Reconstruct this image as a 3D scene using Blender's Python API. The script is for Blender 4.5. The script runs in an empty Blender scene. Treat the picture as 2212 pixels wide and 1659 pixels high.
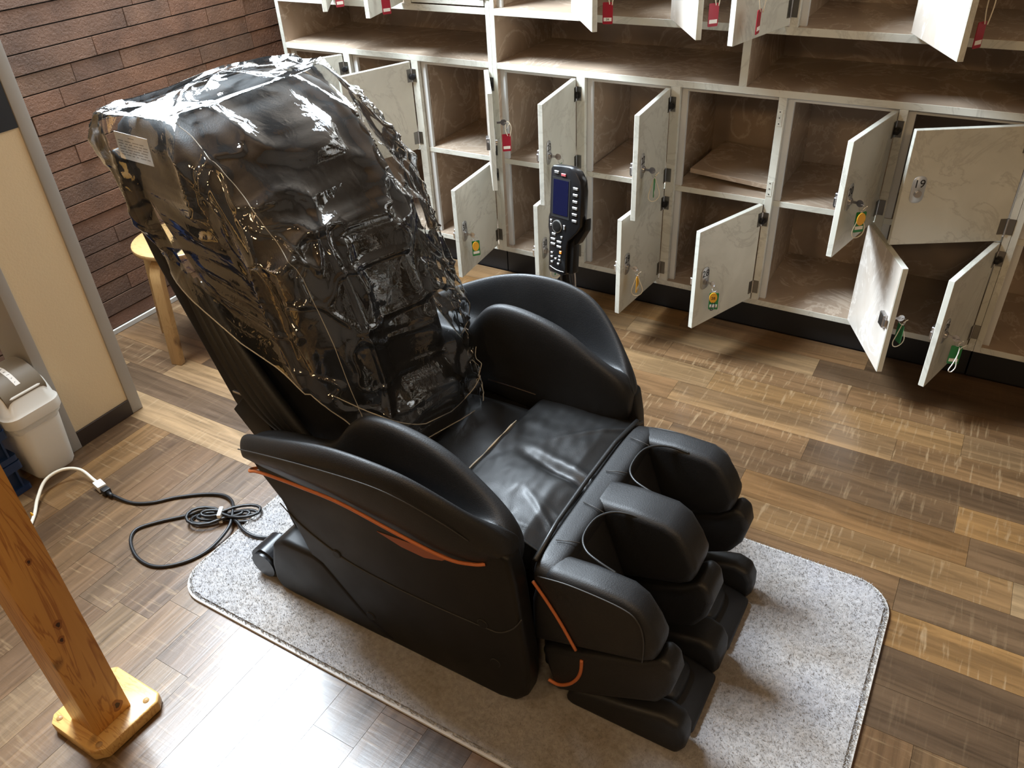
import bpy, bmesh, math, random
import numpy as np
from mathutils import Matrix, Vector, noise as mn
R = math.radians
random.seed(7); np.random.seed(7)
scn = bpy.context.scene
COL = scn.collection
# ------------------------------------------------------------------ camera
F_PX, W_PX = 1735.16, 2212.0
RX = ((0.86193203, 0.5048491, -0.04691014), (0.25734016, -0.51531531, -0.81745102), (-0.43686293, 0.69251536, -0.57408472))
cam = bpy.data.cameras.new('camera'); cam.sensor_width = 36.0; cam.lens = 36.0 * F_PX / W_PX; cam.clip_start = 0.02
cam_o = bpy.data.objects.new('camera', cam); COL.objects.link(cam_o)
right, down, fwd = (Vector(r) for r in RX)
m3 = Matrix((right, -down, -fwd)).transposed()
cam_o.matrix_world = Matrix.Translation((0, 0, 1.7)) @ m3.to_4x4()
scn.camera = cam_o
# ------------------------------------------------------------------ world, light, exposure
scn.view_settings.view_transform = 'Standard'; scn.view_settings.look = 'None'
scn.view_settings.gamma = 1.0; scn.view_settings.use_curve_mapping = False
scn.view_settings.exposure = -0.12
wd = bpy.data.worlds.new('world'); scn.world = wd; wd.use_nodes = True
wd.node_tree.nodes['Background'].inputs[0].default_value = (0.75, 0.87, 1.0, 1)
wd.node_tree.nodes['Background'].inputs[1].default_value = 1.5
def area_light(name, loc, target, sx, sy, power, color):
    l = bpy.data.lights.new(name, 'AREA'); l.shape = 'RECTANGLE'; l.size = sx; l.size_y = sy; l.energy = power; l.color = color
    o = bpy.data.objects.new(name, l); COL.objects.link(o); o.location = loc
    o.rotation_euler = (Vector(target) - Vector(loc)).to_track_quat('-Z', 'Y').to_euler()
    return o
# daylight entering through the high window in the brick wall
area_light('window_daylight', (-2.86, 1.60, 3.35), (-0.5, 1.35, 0.4), 1.25, 1.35, 640, (0.79, 0.90, 1.0))
area_light('window_daylight_low', (-2.90, 2.15, 2.10), (0.0, 1.8, 1.2), 1.15, 0.75, 60, (0.78, 0.89, 1.0))
area_light('window_daylight_rear', (-2.05, 3.20, 2.15), (-1.2, 0.0, 0.8), 1.35, 0.75, 55, (0.78, 0.89, 1.0))
# ------------------------------------------------------------------ material helpers
MATS = {}
def mat(name, color, rough=0.5, metal=0.0, spec=0.5, coat=0.0):
    m = bpy.data.materials.new(name); m.use_nodes = True
    b = m.node_tree.nodes['Principled BSDF']
    b.inputs['Base Color'].default_value = (*color, 1); b.inputs['Roughness'].default_value = rough
    b.inputs['Metallic'].default_value = metal; b.inputs['Specular IOR Level'].default_value = spec
    b.inputs['Coat Weight'].default_value = coat
    MATS[name] = m
    return m
class NT:
    def __init__(s, m): s.m = m; s.t = m.node_tree; s.b = s.t.nodes['Principled BSDF']
    def n(s, typ, **kw):
        x = s.t.nodes.new(typ)
        for k, v in kw.items(): setattr(x, k, v)
        return x
    def l(s, a, b): s.t.links.new(a, b)
    def coords(s, kind='Object', scale=(1, 1, 1), rot=(0, 0, 0)):
        if kind == 'World':
            c = s.n('ShaderNodeNewGeometry').outputs['Position']
        else:
            c = s.n('ShaderNodeTexCoord').outputs[kind]
        mp = s.n('ShaderNodeMapping'); mp.inputs['Scale'].default_value = scale; mp.inputs['Rotation'].default_value = rot
        s.l(c, mp.inputs['Vector']); s.mp = mp
        return mp.outputs[0]
    def noise(s, vec, scale, detail=4, rough=0.5, dist=0.0):
        x = s.n('ShaderNodeTexNoise'); x.inputs['Scale'].default_value = scale; x.inputs['Detail'].default_value = detail
        x.inputs['Roughness'].default_value = rough; x.inputs['Distortion'].default_value = dist
        s.l(vec, x.inputs['Vector']); return x.outputs['Fac']
    def ramp(s, fac, stops):
        x = s.n('ShaderNodeValToRGB'); e = x.color_ramp.elements
        while len(e) < len(stops): e.new(0.5)
        for i, (p, c) in enumerate(stops): e[i].position = p; e[i].color = (*c, 1) if len(c) == 3 else c
        s.l(fac, x.inputs[0]); return x.outputs[0]
    def mix(s, fac, a, b, mode='MIX'):
        x = s.n('ShaderNodeMix', data_type='RGBA', blend_type=mode)
        for i, v in ((0, fac), (6, a), (7, b)):
            if hasattr(v, 'links') or hasattr(v, 'is_linked'): s.l(v, x.inputs[i])
            elif isinstance(v, (int, float)): x.inputs[i].default_value = v
            else: x.inputs[i].default_value = (*v, 1)
        return x.outputs[2]
    def math(s, op, a, b=0.0):
        x = s.n('ShaderNodeMath', operation=op)
        for i, v in ((0, a), (1, b)):
            if isinstance(v, (int, float)): x.inputs[i].default_value = v
            else: s.l(v, x.inputs[i])
        return x.outputs[0]
    def bump(s, h, strength, dist):
        x = s.n('ShaderNodeBump'); x.inputs['Strength'].default_value = strength; x.inputs['Distance'].default_value = dist
        s.l(h, x.inputs['Height']); s.l(x.outputs[0], s.b.inputs['Normal'])
    def color(s, c): s.l(c, s.b.inputs['Base Color'])
B3 = lambda v: (v, v, v)

def wood_floor(name, along):
    m = mat(name, (0.3, 0.2, 0.12), 0.34, coat=0.45); t = NT(m); t.b.inputs['Coat Roughness'].default_value = 0.24
    rnd = t.n('ShaderNodeObjectInfo').outputs['Random']
    sc = (1, 1, 1)
    base_v = t.coords('World', (1.6, 22, 22) if along == 'x' else (22, 1.6, 22))
    off = t.n('ShaderNodeCombineXYZ'); t.l(t.math('MULTIPLY', rnd, 53.0), off.inputs[0]); t.l(t.math('MULTIPLY', rnd, 31.0), off.inputs[1])
    add = t.n('ShaderNodeVectorMath', operation='ADD'); t.l(base_v, add.inputs[0]); t.l(off.outputs[0], add.inputs[1])
    v = add.outputs[0]
    grain = t.noise(v, 1.6, 6, 0.62, 1.2)
    broad = t.noise(v, 0.35, 3, 0.5, 0.6)
    saw_v = t.coords('World', (26, 2.5, 3) if along == 'x' else (2.5, 26, 3))
    add2 = t.n('ShaderNodeVectorMath', operation='ADD'); t.l(saw_v, add2.inputs[0]); t.l(off.outputs[0], add2.inputs[1])
    saw = t.noise(add2.outputs[0], 3.0, 3, 0.6, 0.3)
    plank = t.ramp(rnd, [(0.0, (0.068, 0.045, 0.029)), (0.18, (0.140, 0.086, 0.047)), (0.36, (0.096, 0.065, 0.042)), (0.52, (0.180, 0.112, 0.055)),
                         (0.68, (0.205, 0.148, 0.092)), (0.84, (0.130, 0.075, 0.036)), (1.0, (0.225, 0.135, 0.056))])
    g = t.ramp(grain, [(0.25, B3(0.50)), (0.5, B3(0.95)), (0.75, B3(1.32))])
    c = t.mix(1.0, plank, g, 'MULTIPLY')
    b = t.ramp(broad, [(0.3, (0.66, 0.64, 0.64)), (0.7, (1.30, 1.26, 1.18))])
    c = t.mix(1.0, c, b, 'MULTIPLY')
    lines = t.ramp(saw, [(0.56, B3(0.0)), (0.70, B3(1.0))])
    amt = t.math('MULTIPLY', lines, t.ramp(t.math('FRACT', t.math('MULTIPLY', rnd, 7.3)), [(0.3, B3(0.08)), (0.75, B3(0.5))]))
    c = t.mix(amt, c, (0.31, 0.235, 0.155))
    c = t.mix(1.0, c, (0.98, 0.90, 0.76) if along == 'x' else (0.84, 0.74, 0.58), 'MULTIPLY')
    t.color(c)
    rr = t.ramp(grain, [(0.2, B3(0.26)), (0.8, B3(0.40))]); t.l(rr, t.b.inputs['Roughness'])
    t.bump(t.math('ADD', grain, t.math('MULTIPLY', saw, 0.7)), 0.35, 0.0016)
    return m
wood_floor('floor_wood_x', 'x'); wood_floor('floor_wood_y', 'y')

def marble(name, c0, c1, vein, rough=0.28):
    m = mat(name, c0, rough); t = NT(m)
    v = t.coords('Object', (1, 1, 1))
    rnd = t.n('ShaderNodeObjectInfo').outputs['Random']
    add = t.n('ShaderNodeVectorMath', operation='ADD'); t.l(v, add.inputs[0])
    off = t.n('ShaderNodeCombineXYZ'); t.l(t.math('MULTIPLY', rnd, 9.0), off.inputs[0]); t.l(t.math('MULTIPLY', rnd, 17.0), off.inputs[2])
    t.l(off.outputs[0], add.inputs[1]); v = add.outputs[0]
    n1 = t.noise(v, 4.0, 5, 0.55, 0.8)
    n2 = t.noise(v, 3.2, 7, 0.62, 1.6)
    c = t.ramp(n1, [(0.3, c1), (0.62, c0)])
    ve = t.math('ABSOLUTE', t.math('SUBTRACT', n2, 0.5))
    vm = t.ramp(ve, [(0.0, B3(0.8)), (0.026, B3(0.0))])
    t.color(t.mix(vm, c, vein))
    return m
marble('marble_front', (0.63, 0.63, 0.56), (0.52, 0.52, 0.455), (0.46, 0.455, 0.40), 0.30)
marble('marble_inside', (0.43, 0.335, 0.25), (0.33, 0.25, 0.185), (0.56, 0.46, 0.36), 0.25)
marble('marble_door_back', (0.60, 0.55, 0.49), (0.47, 0.40, 0.33), (0.76, 0.71, 0.65), 0.28)
mat('edge_grey', (0.58, 0.59, 0.58), 0.45)
mat('chipboard', (0.50, 0.33, 0.19), 0.8)
mat('plinth_black', (0.008, 0.008, 0.009), 0.5)

def brick_mat():
    m = mat('brick', (0.12, 0.06, 0.04), 0.75); t = NT(m)
    v = t.coords('World'); rnd = t.n('ShaderNodeObjectInfo').outputs['Random']
    c = t.ramp(rnd, [(0.0, (0.120, 0.064, 0.038)), (0.35, (0.172, 0.080, 0.042)), (0.6, (0.142, 0.077, 0.045)), (0.8, (0.184, 0.082, 0.043)), (1.0, (0.108, 0.064, 0.043))])
    n = t.noise(v, 7, 3, 0.5); g = t.ramp(n, [(0.3, B3(0.72)), (0.7, B3(1.25))])
    t.color(t.mix(1.0, c, g, 'MULTIPLY'))
    t.bump(t.noise(v, 95, 5, 0.68), 1.0, 0.006)
brick_mat()
mat('mortar', (0.035, 0.030, 0.027), 0.9)
def leather(name, col, rough, bs=0.25, sc=420):
    m = mat(name, col, rough, 0, 0.5); t = NT(m); v = t.coords('World')
    n = t.noise(v, sc, 3, 0.6); l = t.noise(v, 9, 3, 0.5)
    t.bump(n, bs, 0.0012)
    t.l(t.ramp(l, [(0.3, B3(rough - 0.05)), (0.7, B3(rough + 0.08))]), t.b.inputs['Roughness'])
leather('leather', (0.0085, 0.0085, 0.009), 0.50, 0.4, 330)
leather('leather_seat', (0.012, 0.012, 0.012), 0.41, 0.2)
leather('fabric_dark', (0.008, 0.0075, 0.0075), 0.62, 0.4, 260)
leather('plastic_black', (0.007, 0.0065, 0.006), 0.45, 0.12, 700); MATS['plastic_black'].node_tree.nodes['Principled BSDF'].inputs['Specular IOR Level'].default_value = 0.3
mat('plastic_gloss', (0.012, 0.012, 0.013), 0.22)
mat('seam', (0.035, 0.033, 0.031), 0.5)
mat('orange', (0.50, 0.145, 0.045), 0.45)
mat('orange_dark', (0.30, 0.085, 0.03), 0.55)
mat('steel', (0.55, 0.55, 0.56), 0.28, 1.0)
mat('steel_dark', (0.22, 0.215, 0.20), 0.35, 1.0)
mat('plate_silver', (0.50, 0.51, 0.51), 0.38, 0.6)
mat('ink', (0.01, 0.01, 0.01), 0.6)
mat('rubber', (0.006, 0.006, 0.007), 0.45)
mat('white_plastic', (0.80, 0.78, 0.72), 0.4)
mat('cream_cord', (0.78, 0.72, 0.58), 0.7)
mat('white_paper', (0.82, 0.80, 0.75), 0.7)
mat('red_tag', (0.33, 0.012, 0.03), 0.35)
mat('green_tag', (0.012, 0.20, 0.055), 0.35)
mat('yellow_tag', (0.80, 0.42, 0.03), 0.35)
mat('grey_metal', (0.33, 0.31, 0.28), 0.45)
mat('bin_white', (0.72, 0.70, 0.64), 0.45)
mat('bin_flap', (0.17, 0.135, 0.09), 0.5)
mat('crate_blue', (0.006, 0.022, 0.075), 0.45)
mat('sign_black', (0.012, 0.012, 0.014), 0.4)
mat('sign_yellow', (0.85, 0.74, 0.25), 0.5)
mat('skirting', (0.028, 0.018, 0.013), 0.4)
mat('plaster_grey', (0.50, 0.47, 0.42), 0.9)
mat('screen', (0.006, 0.007, 0.030), 0.2)
mat('button_silver', (0.55, 0.55, 0.54), 0.3, 0.7)
mat('button_red', (0.45, 0.10, 0.11), 0.35)
mat('button_orange', (0.85, 0.30, 0.04), 0.35)
def plaster(name, c):
    m = mat(name, c, 0.85); t = NT(m); v = t.coords('World')
    n = t.noise(v, 3.5, 5, 0.6); t.color(t.mix(t.ramp(n, [(0.55, B3(0)), (0.8, B3(0.35))]), c, tuple(x * 0.72 for x in c)))
    t.bump(t.noise(v, 160, 4, 0.6), 0.35, 0.002)
plaster('plaster_cream', (0.66, 0.53, 0.34)); plaster('plaster_room', (0.11, 0.082, 0.058))
def pine(name, c0, c1, scale):
    m = mat(name, c0, 0.38); t = NT(m)
    v = t.coords('Object', scale)
    n = t.noise(v, 2.0, 4, 0.55, 1.0)
    rings = t.math('FRACT', t.math('MULTIPLY', n, 7.0))
    c = t.mix(t.ramp(rings, [(0.0, B3(0.9)), (0.16, B3(0.15)), (0.8, B3(0.0)), (1.0, B3(0.9))]), c0, c1)
    kn = t.noise(t.coords('Object', (1, 1, 0.6)), 9, 2, 0.5)
    c = t.mix(t.ramp(kn, [(0.70, B3(0)), (0.76, B3(0.9))]), c, (0.06, 0.02, 0.008))
    t.color(c)
pine('pine_post', (0.62, 0.31, 0.075), (0.36, 0.13, 0.025), (9, 9, 0.8))
mat('knot', (0.05, 0.018, 0.008), 0.5)
pine('pine_base', (0.62, 0.38, 0.13), (0.42, 0.21, 0.06), (2, 14, 6))
pine('birch', (0.40, 0.245, 0.10), (0.32, 0.185, 0.068), (3, 12, 3))
def rug_mat():
    m = mat('rug', (0.36, 0.34, 0.33), 1.0, 0, 0.1); t = NT(m); v = t.coords('World')
    n = t.noise(v, 3.4, 5, 0.6); f = t.noise(v, 90, 3, 0.6)
    c = t.ramp(n, [(0.36, (0.31, 0.30, 0.305)), (0.52, (0.32, 0.30, 0.285)), (0.68, (0.225, 0.19, 0.155))])
    t.color(t.mix(1.0, c, t.ramp(f, [(0.3, B3(0.80)), (0.7, B3(1.15))]), 'MULTIPLY'))
    gn = t.n('ShaderNodeNewGeometry'); sc1 = t.n('ShaderNodeVectorMath', operation='SCALE'); t.l(gn.outputs['Normal'], sc1.inputs[0]); sc1.inputs['Scale'].default_value = 0.45
    ad = t.n('ShaderNodeVectorMath', operation='ADD'); t.l(sc1.outputs[0], ad.inputs[0]); ad.inputs[1].default_value = (0, 0, 0.8)
    nm = t.n('ShaderNodeVectorMath', operation='NORMALIZE'); t.l(ad.outputs[0], nm.inputs[0]); t.l(nm.outputs[0], t.b.inputs['Normal'])
rug_mat()
mat('rug_edge', (0.52, 0.50, 0.47), 0.95)
def film():
    m = bpy.data.materials.new('clear_film'); m.use_nodes = True; t = m.node_tree; t.nodes.clear(); MATS['clear_film'] = m
    out = t.nodes.new('ShaderNodeOutputMaterial'); mixn = t.nodes.new('ShaderNodeMixShader'); mix2 = t.nodes.new('ShaderNodeMixShader')
    tr = t.nodes.new('ShaderNodeBsdfTransparent'); tr.inputs[0].default_value = (0.95, 0.955, 0.95, 1)
    gl = t.nodes.new('ShaderNodeBsdfGlossy'); gl.inputs['Roughness'].default_value = 0.022; gl.inputs[0].default_value = (1, 1, 1, 1)
    df = t.nodes.new('ShaderNodeBsdfDiffuse'); df.inputs[0].default_value = (0.8, 0.82, 0.82, 1)
    fr = t.nodes.new('ShaderNodeFresnel'); fr.inputs[0].default_value = 1.62
    mul = t.nodes.new('ShaderNodeMath'); mul.operation = 'MULTIPLY'; mul.inputs[1].default_value = 2.0; mul.use_clamp = True
    tc = t.nodes.new('ShaderNodeTexCoord'); nz = t.nodes.new('ShaderNodeTexNoise'); nz.inputs['Scale'].default_value = 17; nz.inputs['Detail'].default_value = 4; nz.inputs['Distortion'].default_value = 1.6
    bp = t.nodes.new('ShaderNodeBump'); bp.inputs['Strength'].default_value = 0.20; bp.inputs['Distance'].default_value = 0.008
    t.links.new(tc.outputs['Object'], nz.inputs['Vector']); t.links.new(nz.outputs['Fac'], bp.inputs['Height'])
    t.links.new(bp.outputs[0], gl.inputs['Normal']); t.links.new(bp.outputs[0], fr.inputs['Normal'])
    t.links.new(fr.outputs[0], mul.inputs[0]); t.links.new(mul.outputs[0], mixn.inputs[0])
    mix2.inputs[0].default_value = 0.012; t.links.new(tr.outputs[0], mix2.inputs[1]); t.links.new(df.outputs[0], mix2.inputs[2])
    t.links.new(mix2.outputs[0], mixn.inputs[1]); t.links.new(gl.outputs[0], mixn.inputs[2]); t.links.new(mixn.outputs[0], out.inputs[0])
film()
def bag():
    m = mat('bag_film', (0.8, 0.79, 0.74), 0.3); NT(m).b.inputs['Alpha'].default_value = 0.55
bag()
# ------------------------------------------------------------------ mesh helpers
def link(o, parent=None):
    COL.objects.link(o)
    if parent is not None:
        o.parent = parent
        pm = WORLDM.get(parent.name, Matrix.Identity(4)); o.matrix_parent_inverse = pm.inverted()
        WORLDM[o.name] = o.matrix_basis.copy()
    else: WORLDM[o.name] = o.matrix_basis.copy()
    return o
WORLDM = {}
def make(name, verts, faces, material, parent=None, smooth=False, M=None, kind=None):
    me = bpy.data.meshes.new(name); me.from_pydata([tuple(v) for v in verts], [], [tuple(f) for f in faces]); me.update()
    me.materials.append(MATS[material])
    if smooth: me.polygons.foreach_set('use_smooth', [True] * len(me.polygons))
    o = bpy.data.objects.new(name, me)
    if M is not None: o.matrix_basis = M
    if kind: o['kind'] = kind
    return link(o, parent)
def from_bm(name, bm, material, parent=None, smooth=False, M=None, kind=None):
    bmesh.ops.recalc_face_normals(bm, faces=bm.faces)
    me = bpy.data.meshes.new(name); bm.to_mesh(me); bm.free(); me.materials.append(MATS[material])
    if smooth: me.polygons.foreach_set('use_smooth', [True] * len(me.polygons))
    o = bpy.data.objects.new(name, me)
    if M is not None: o.matrix_basis = M
    if kind: o['kind'] = kind
    return link(o, parent)
def inst(name, me, M, parent=None):
    o = bpy.data.objects.new(name, me); o.matrix_basis = M
    return link(o, parent)
def bbox(bm, x0, x1, y0, y1, z0, z1, M=None):
    v = [bm.verts.new((x, y, z)) for x in (x0, x1) for y in (y0, y1) for z in (z0, z1)]
    for f in ((0, 1, 3, 2), (4, 6, 7, 5), (0, 4, 5, 1), (2, 3, 7, 6), (0, 2, 6, 4), (1, 5, 7, 3)): bm.faces.new([v[i] for i in f])
    if M is not None: bmesh.ops.transform(bm, matrix=M, verts=v)
    return v
def bevel_mod(o, w, seg=2, ang=35):
    m = o.modifiers.new('bevel', 'BEVEL'); m.width = w; m.segments = seg; m.limit_method = 'ANGLE'; m.angle_limit = R(ang); m.harden_normals = False
    return o
def smooth_angle(o, ang=40):
    me = o.data
    me.polygons.foreach_set('use_smooth', [True] * len(me.polygons))
    bm = bmesh.new(); bm.from_mesh(me)
    for e in bm.edges:
        if len(e.link_faces) == 2 and e.calc_face_angle(0) > R(ang): e.smooth = False
    bm.to_mesh(me); bm.free(); return o
def box(name, x0, x1, y0, y1, z0, z1, material, parent=None, bev=0.0, M=None, seg=2):
    bm = bmesh.new(); bbox(bm, x0, x1, y0, y1, z0, z1)
    if bev > 0: bmesh.ops.bevel(bm, geom=list(bm.edges), offset=bev, segments=seg, affect='EDGES', profile=0.6)
    o = from_bm(name, bm, material, parent, M=M)
    if bev > 0 and seg > 1: smooth_angle(o, 50)
    return o
def subsurf(o, lv=2):
    m = o.modifiers.new('subsurf', 'SUBSURF'); m.levels = lv; m.render_levels = lv
    o.data.polygons.foreach_set('use_smooth', [True] * len(o.data.polygons)); return o
def catmull(pts, n=8, closed=False):
    P = [np.array(p, float) for p in pts]; out = []; L = len(P)
    rng = L if closed else L - 1
    for i in range(rng):
        if closed: p0, p1, p2, p3 = P[(i - 1) % L], P[i], P[(i + 1) % L], P[(i + 2) % L]
        else: p0, p1, p2, p3 = P[max(i - 1, 0)], P[i], P[i + 1], P[min(i + 2, L - 1)]
        for k in range(n):
            t = k / n
            out.append(0.5 * ((2 * p1) + (-p0 + p2) * t + (2 * p0 - 5 * p1 + 4 * p2 - p3) * t * t + (-p0 + 3 * p1 - 3 * p2 + p3) * t ** 3))
    if not closed: out.append(P[-1])
    return out
def tube_geo(pts, r, n=8, closed=False, taper=None):
    P = [Vector(p) for p in pts]; L = len(P); verts = []; faces = []
    up = Vector((0, 0, 1)); prev = None
    for i, p in enumerate(P):
        a = P[(i - 1) % L] if (closed or i > 0) else p; b = P[(i + 1) % L] if (closed or i < L - 1) else p
        d = (b - a); d = d.normalized() if d.length > 1e-9 else Vector((1, 0, 0))
        if prev is None:
            s = d.cross(up)
            if s.length < 0.05: s = d.cross(Vector((1, 0, 0)))
        else: s = prev - d * prev.dot(d)
        s.normalize(); prev = s; u = s.cross(d)
        rr = r if taper is None else r * taper(i / max(L - 1, 1))
        for k in range(n):
            t = 2 * math.pi * k / n; verts.append(p + s * (rr * math.cos(t)) + u * (rr * math.sin(t)))
    for i in range(L if closed else L - 1):
        j = (i + 1) % L
        for k in range(n):
            faces.append((i * n + k, i * n + (k + 1) % n, j * n + (k + 1) % n, j * n + k))
    if not closed:
        faces.append(tuple(range(n - 1, -1, -1))); faces.append(tuple((L - 1) * n + k for k in range(n)))
    return verts, faces
def tube(name, pts, r, material, parent=None, n=8, closed=False, M=None, taper=None):
    v, f = tube_geo(pts, r, n, closed, taper); return make(name, v, f, material, parent, True, M)
def cyl(name, c, axis, r, h, material, parent=None, n=24, bev=0.0, M=None):
    bm = bmesh.new(); bmesh.ops.create_cone(bm, cap_ends=True, segments=n, radius1=r, radius2=r, depth=h)
    if bev: 
        es = [e for e in bm.edges if len(e.link_faces) == 2 and e.calc_face_angle(0) > 1.0]
        bmesh.ops.bevel(bm, geom=es, offset=bev, segments=2, affect='EDGES')
    q = Vector((0, 0, 1)).rotation_difference(Vector(axis))
    bmesh.ops.transform(bm, matrix=Matrix.Translation(c) @ q.to_matrix().to_4x4(), verts=bm.verts)
    o = from_bm(name, bm, material, parent, M=M); return smooth_angle(o, 40)
def prism(name, poly, y0, y1, material, parent=None, bev=0.0, seg=3, M=None, axis='y', smooth=True):
    """polygon in (x,z) extruded along y, or in (x,y) along z, or (y,z) along x"""
    bm = bmesh.new()
    def P(a, b, c): return {'y': (a, c, b), 'z': (a, b, c), 'x': (c, a, b)}[axis]
    A = [bm.verts.new(P(a, b, y0)) for a, b in poly]; B = [bm.verts.new(P(a, b, y1)) for a, b in poly]
    bm.faces.new(A); bm.faces.new(list(reversed(B))); n = len(poly)
    for i in range(n): bm.faces.new((A[i], B[i], B[(i + 1) % n], A[(i + 1) % n]))
    bmesh.ops.recalc_face_normals(bm, faces=bm.faces)
    if bev > 0:
        es = [e for e in bm.edges if e.calc_face_angle(0) > R(32)]
        bmesh.ops.bevel(bm, geom=es, offset=bev, segments=seg, affect='EDGES', profile=0.55, clamp_overlap=True)
    o = from_bm(name, bm, material, parent, M=M)
    if smooth: smooth_angle(o, 48)
    return o
def loft(name, rings, material, parent=None, sub=2, cap=True, M=None):
    n = len(rings[0]); v = [p for r in rings for p in r]; f = []
    for i in range(len(rings) - 1):
        for k in range(n): f.append((i * n + k, i * n + (k + 1) % n, (i + 1) * n + (k + 1) % n, (i + 1) * n + k))
    if cap: f.append(tuple(range(n - 1, -1, -1))); f.append(tuple((len(rings) - 1) * n + k for k in range(n)))
    bm = bmesh.new(); bv = [bm.verts.new(p) for p in v]
    for q in f: bm.faces.new([bv[i] for i in q])
    o = from_bm(name, bm, material, parent, True, M)
    if sub: subsurf(o, sub)
    return o
def lathe(name, prof, c, material, parent=None, n=32, M=None):
    v = []; f = []
    for r, z in prof:
        for k in range(n): t = 2 * math.pi * k / n; v.append((c[0] + r * math.cos(t), c[1] + r * math.sin(t), c[2] + z))
    for i in range(len(prof) - 1):
        for k in range(n): f.append((i * n + k, i * n + (k + 1) % n, (i + 1) * n + (k + 1) % n, (i + 1) * n + k))
    f.append(tuple(range(n - 1, -1, -1))); f.append(tuple((len(prof) - 1) * n + k for k in range(n)))
    o = make(name, v, f, material, parent, False, M); return smooth_angle(o, 35)
def rrect(x0, x1, y0, y1, r, n=5):
    out = []
    for cx, cy, a in ((x1 - r, y1 - r, 0), (x0 + r, y1 - r, 90), (x0 + r, y0 + r, 180), (x1 - r, y0 + r, 270)):
        for k in range(n + 1): t = R(a + 90 * k / n); out.append((cx + r * math.cos(t), cy + r * math.sin(t)))
    return out
def text_mesh(s, size):
    cu = bpy.data.curves.new('number', 'FONT'); cu.body = s; cu.size = size; cu.align_x = 'CENTER'; cu.align_y = 'CENTER'; cu.extrude = 0.0003
    o = bpy.data.objects.new('number', cu); COL.objects.link(o)
    dg = bpy.context.evaluated_depsgraph_get(); me = bpy.data.meshes.new_from_object(o.evaluated_get(dg))
    bpy.data.objects.remove(o); bpy.data.curves.remove(cu); me.materials.clear(); me.materials.append(MATS['ink']); return me
def root(name, loc, label, cat, group=None, rz=0.0, kind=None):
    o = bpy.data.objects.new(name, None); o.empty_display_size = 0.05
    o.matrix_basis = Matrix.Translation(loc) @ Matrix.Rotation(rz, 4, 'Z')
    link(o); tag(o, label, cat, group, kind); return o
def tag(o, label=None, cat=None, group=None, kind=None):
    if label: o['label'] = label
    if cat: o['category'] = cat
    if group: o['group'] = group
    if kind: o['kind'] = kind
    return o
def struct(o, label=None): 
    o['kind'] = 'structure'
    if label: o['label'] = label
    return o
# ================================================================== SETTING
XW = -2.985            # brick wall plane
YF = 2.797             # locker fronts
YB = 3.27              # wall behind the lockers
ZC = 4.5
fl = struct(box('floor', XW - 0.1, 3.1, -3.6, 3.5, -0.06, -0.004, 'skirting'), 'printed wood plank floor in mixed browns')
unit = bmesh.new(); bbox(unit, 0, 1, 0, 1, -0.004, 0.0)
def plank_mesh(m):
    bm = bmesh.new(); bbox(bm, 0, 1, 0, 1, -0.0035, 0.0); me = bpy.data.meshes.new('plank'); bmesh.ops.recalc_face_normals(bm, faces=bm.faces); bm.to_mesh(me); bm.free(); me.materials.append(MATS[m]); return me
unit.free()
pmx, pmy = plank_mesh('floor_wood_x'), plank_mesh('floor_wood_y')
def plank(me, x0, x1, y0, y1):
    g = 0.0004
    inst('plank', me, Matrix.Translation((x0 + g, y0 + g, 0)) @ Matrix.Diagonal((x1 - x0 - 2 * g, y1 - y0 - 2 * g, 1, 1)), fl)
PW, Y0 = 0.1205, 1.257
known = {3: [0.089], 4: [0.348], 5: [-0.40, 0.234], 7: [-0.262], 8: [-0.015], 9: [-0.657, 0.17], 10: [-0.87], 11: [-0.342]}
rng = random.Random(3)
for k in range(13):
    y0 = Y0 + PW * k; y1 = min(y0 + PW, 2.86)
    cuts = list(known.get(k, [rng.uniform(-1.2, -0.6)]))
    while cuts[0] > XW: cuts.insert(0, cuts[0] - rng.uniform(0.62, 0.92))
    while cuts[-1] < 2.2: cuts.append(cuts[-1] + rng.uniform(0.62, 0.92))
    cuts[0] = XW
    for a, b in zip(cuts, cuts[1:]): plank(pmx, a, b, y0, y1)
k = 0
x = -2.9395
while x < 1.9:
    cuts = [Y0]
    if abs(x + 1.976) < 0.01: cuts = [Y0, 0.754]
    while cuts[-1] > -0.7: cuts.append(cuts[-1] - rng.uniform(0.5, 0.92) * (rng.uniform(0.4, 1) if len(cuts) == 1 else 1))
    for a, b in zip(cuts[1:], cuts): plank(pmy, x, x + PW, a, b)
    x += PW
# brick wall at the left, with a high window
def wall_grid(name, axis, plane, th, a0, a1, z0, z1, holes, material):
    bm = bmesh.new()
    def add(p0, p1, q0, q1):
        if p1 - p0 < 1e-4 or q1 - q0 < 1e-4: return
        if axis == 'x': bbox(bm, plane - th, plane, p0, p1, q0, q1)
        else: bbox(bm, p0, p1, plane, plane + th, q0, q1)
    zs = sorted({z0, z1} | {h[2] for h in holes or ()} | {h[3] for h in holes or ()}); as_ = sorted({a0, a1} | {h[0] for h in holes or ()} | {h[1] for h in holes or ()})
    for p0, p1 in zip(as_, as_[1:]):
        for q0, q1 in zip(zs, zs[1:]):
            if not any(h[0] <= (p0 + p1) / 2 <= h[1] and h[2] <= (q0 + q1) / 2 <= h[3] for h in holes or ()): add(p0, p1, q0, q1)
    return from_bm(name, bm, material)
wl = struct(wall_grid('wall_left', 'x', XW - 0.012, 0.14, -3.6, 3.5, -0.05, ZC, [(0.85, 2.35, 2.65, 4.3), (1.5, 2.8, 1.68, 2.52)], 'mortar'), 'dark brown brick tile wall beside the lockers')
bm = bmesh.new(); bbox(bm, 0, 0.012, 0, 1, 0, 1)
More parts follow.
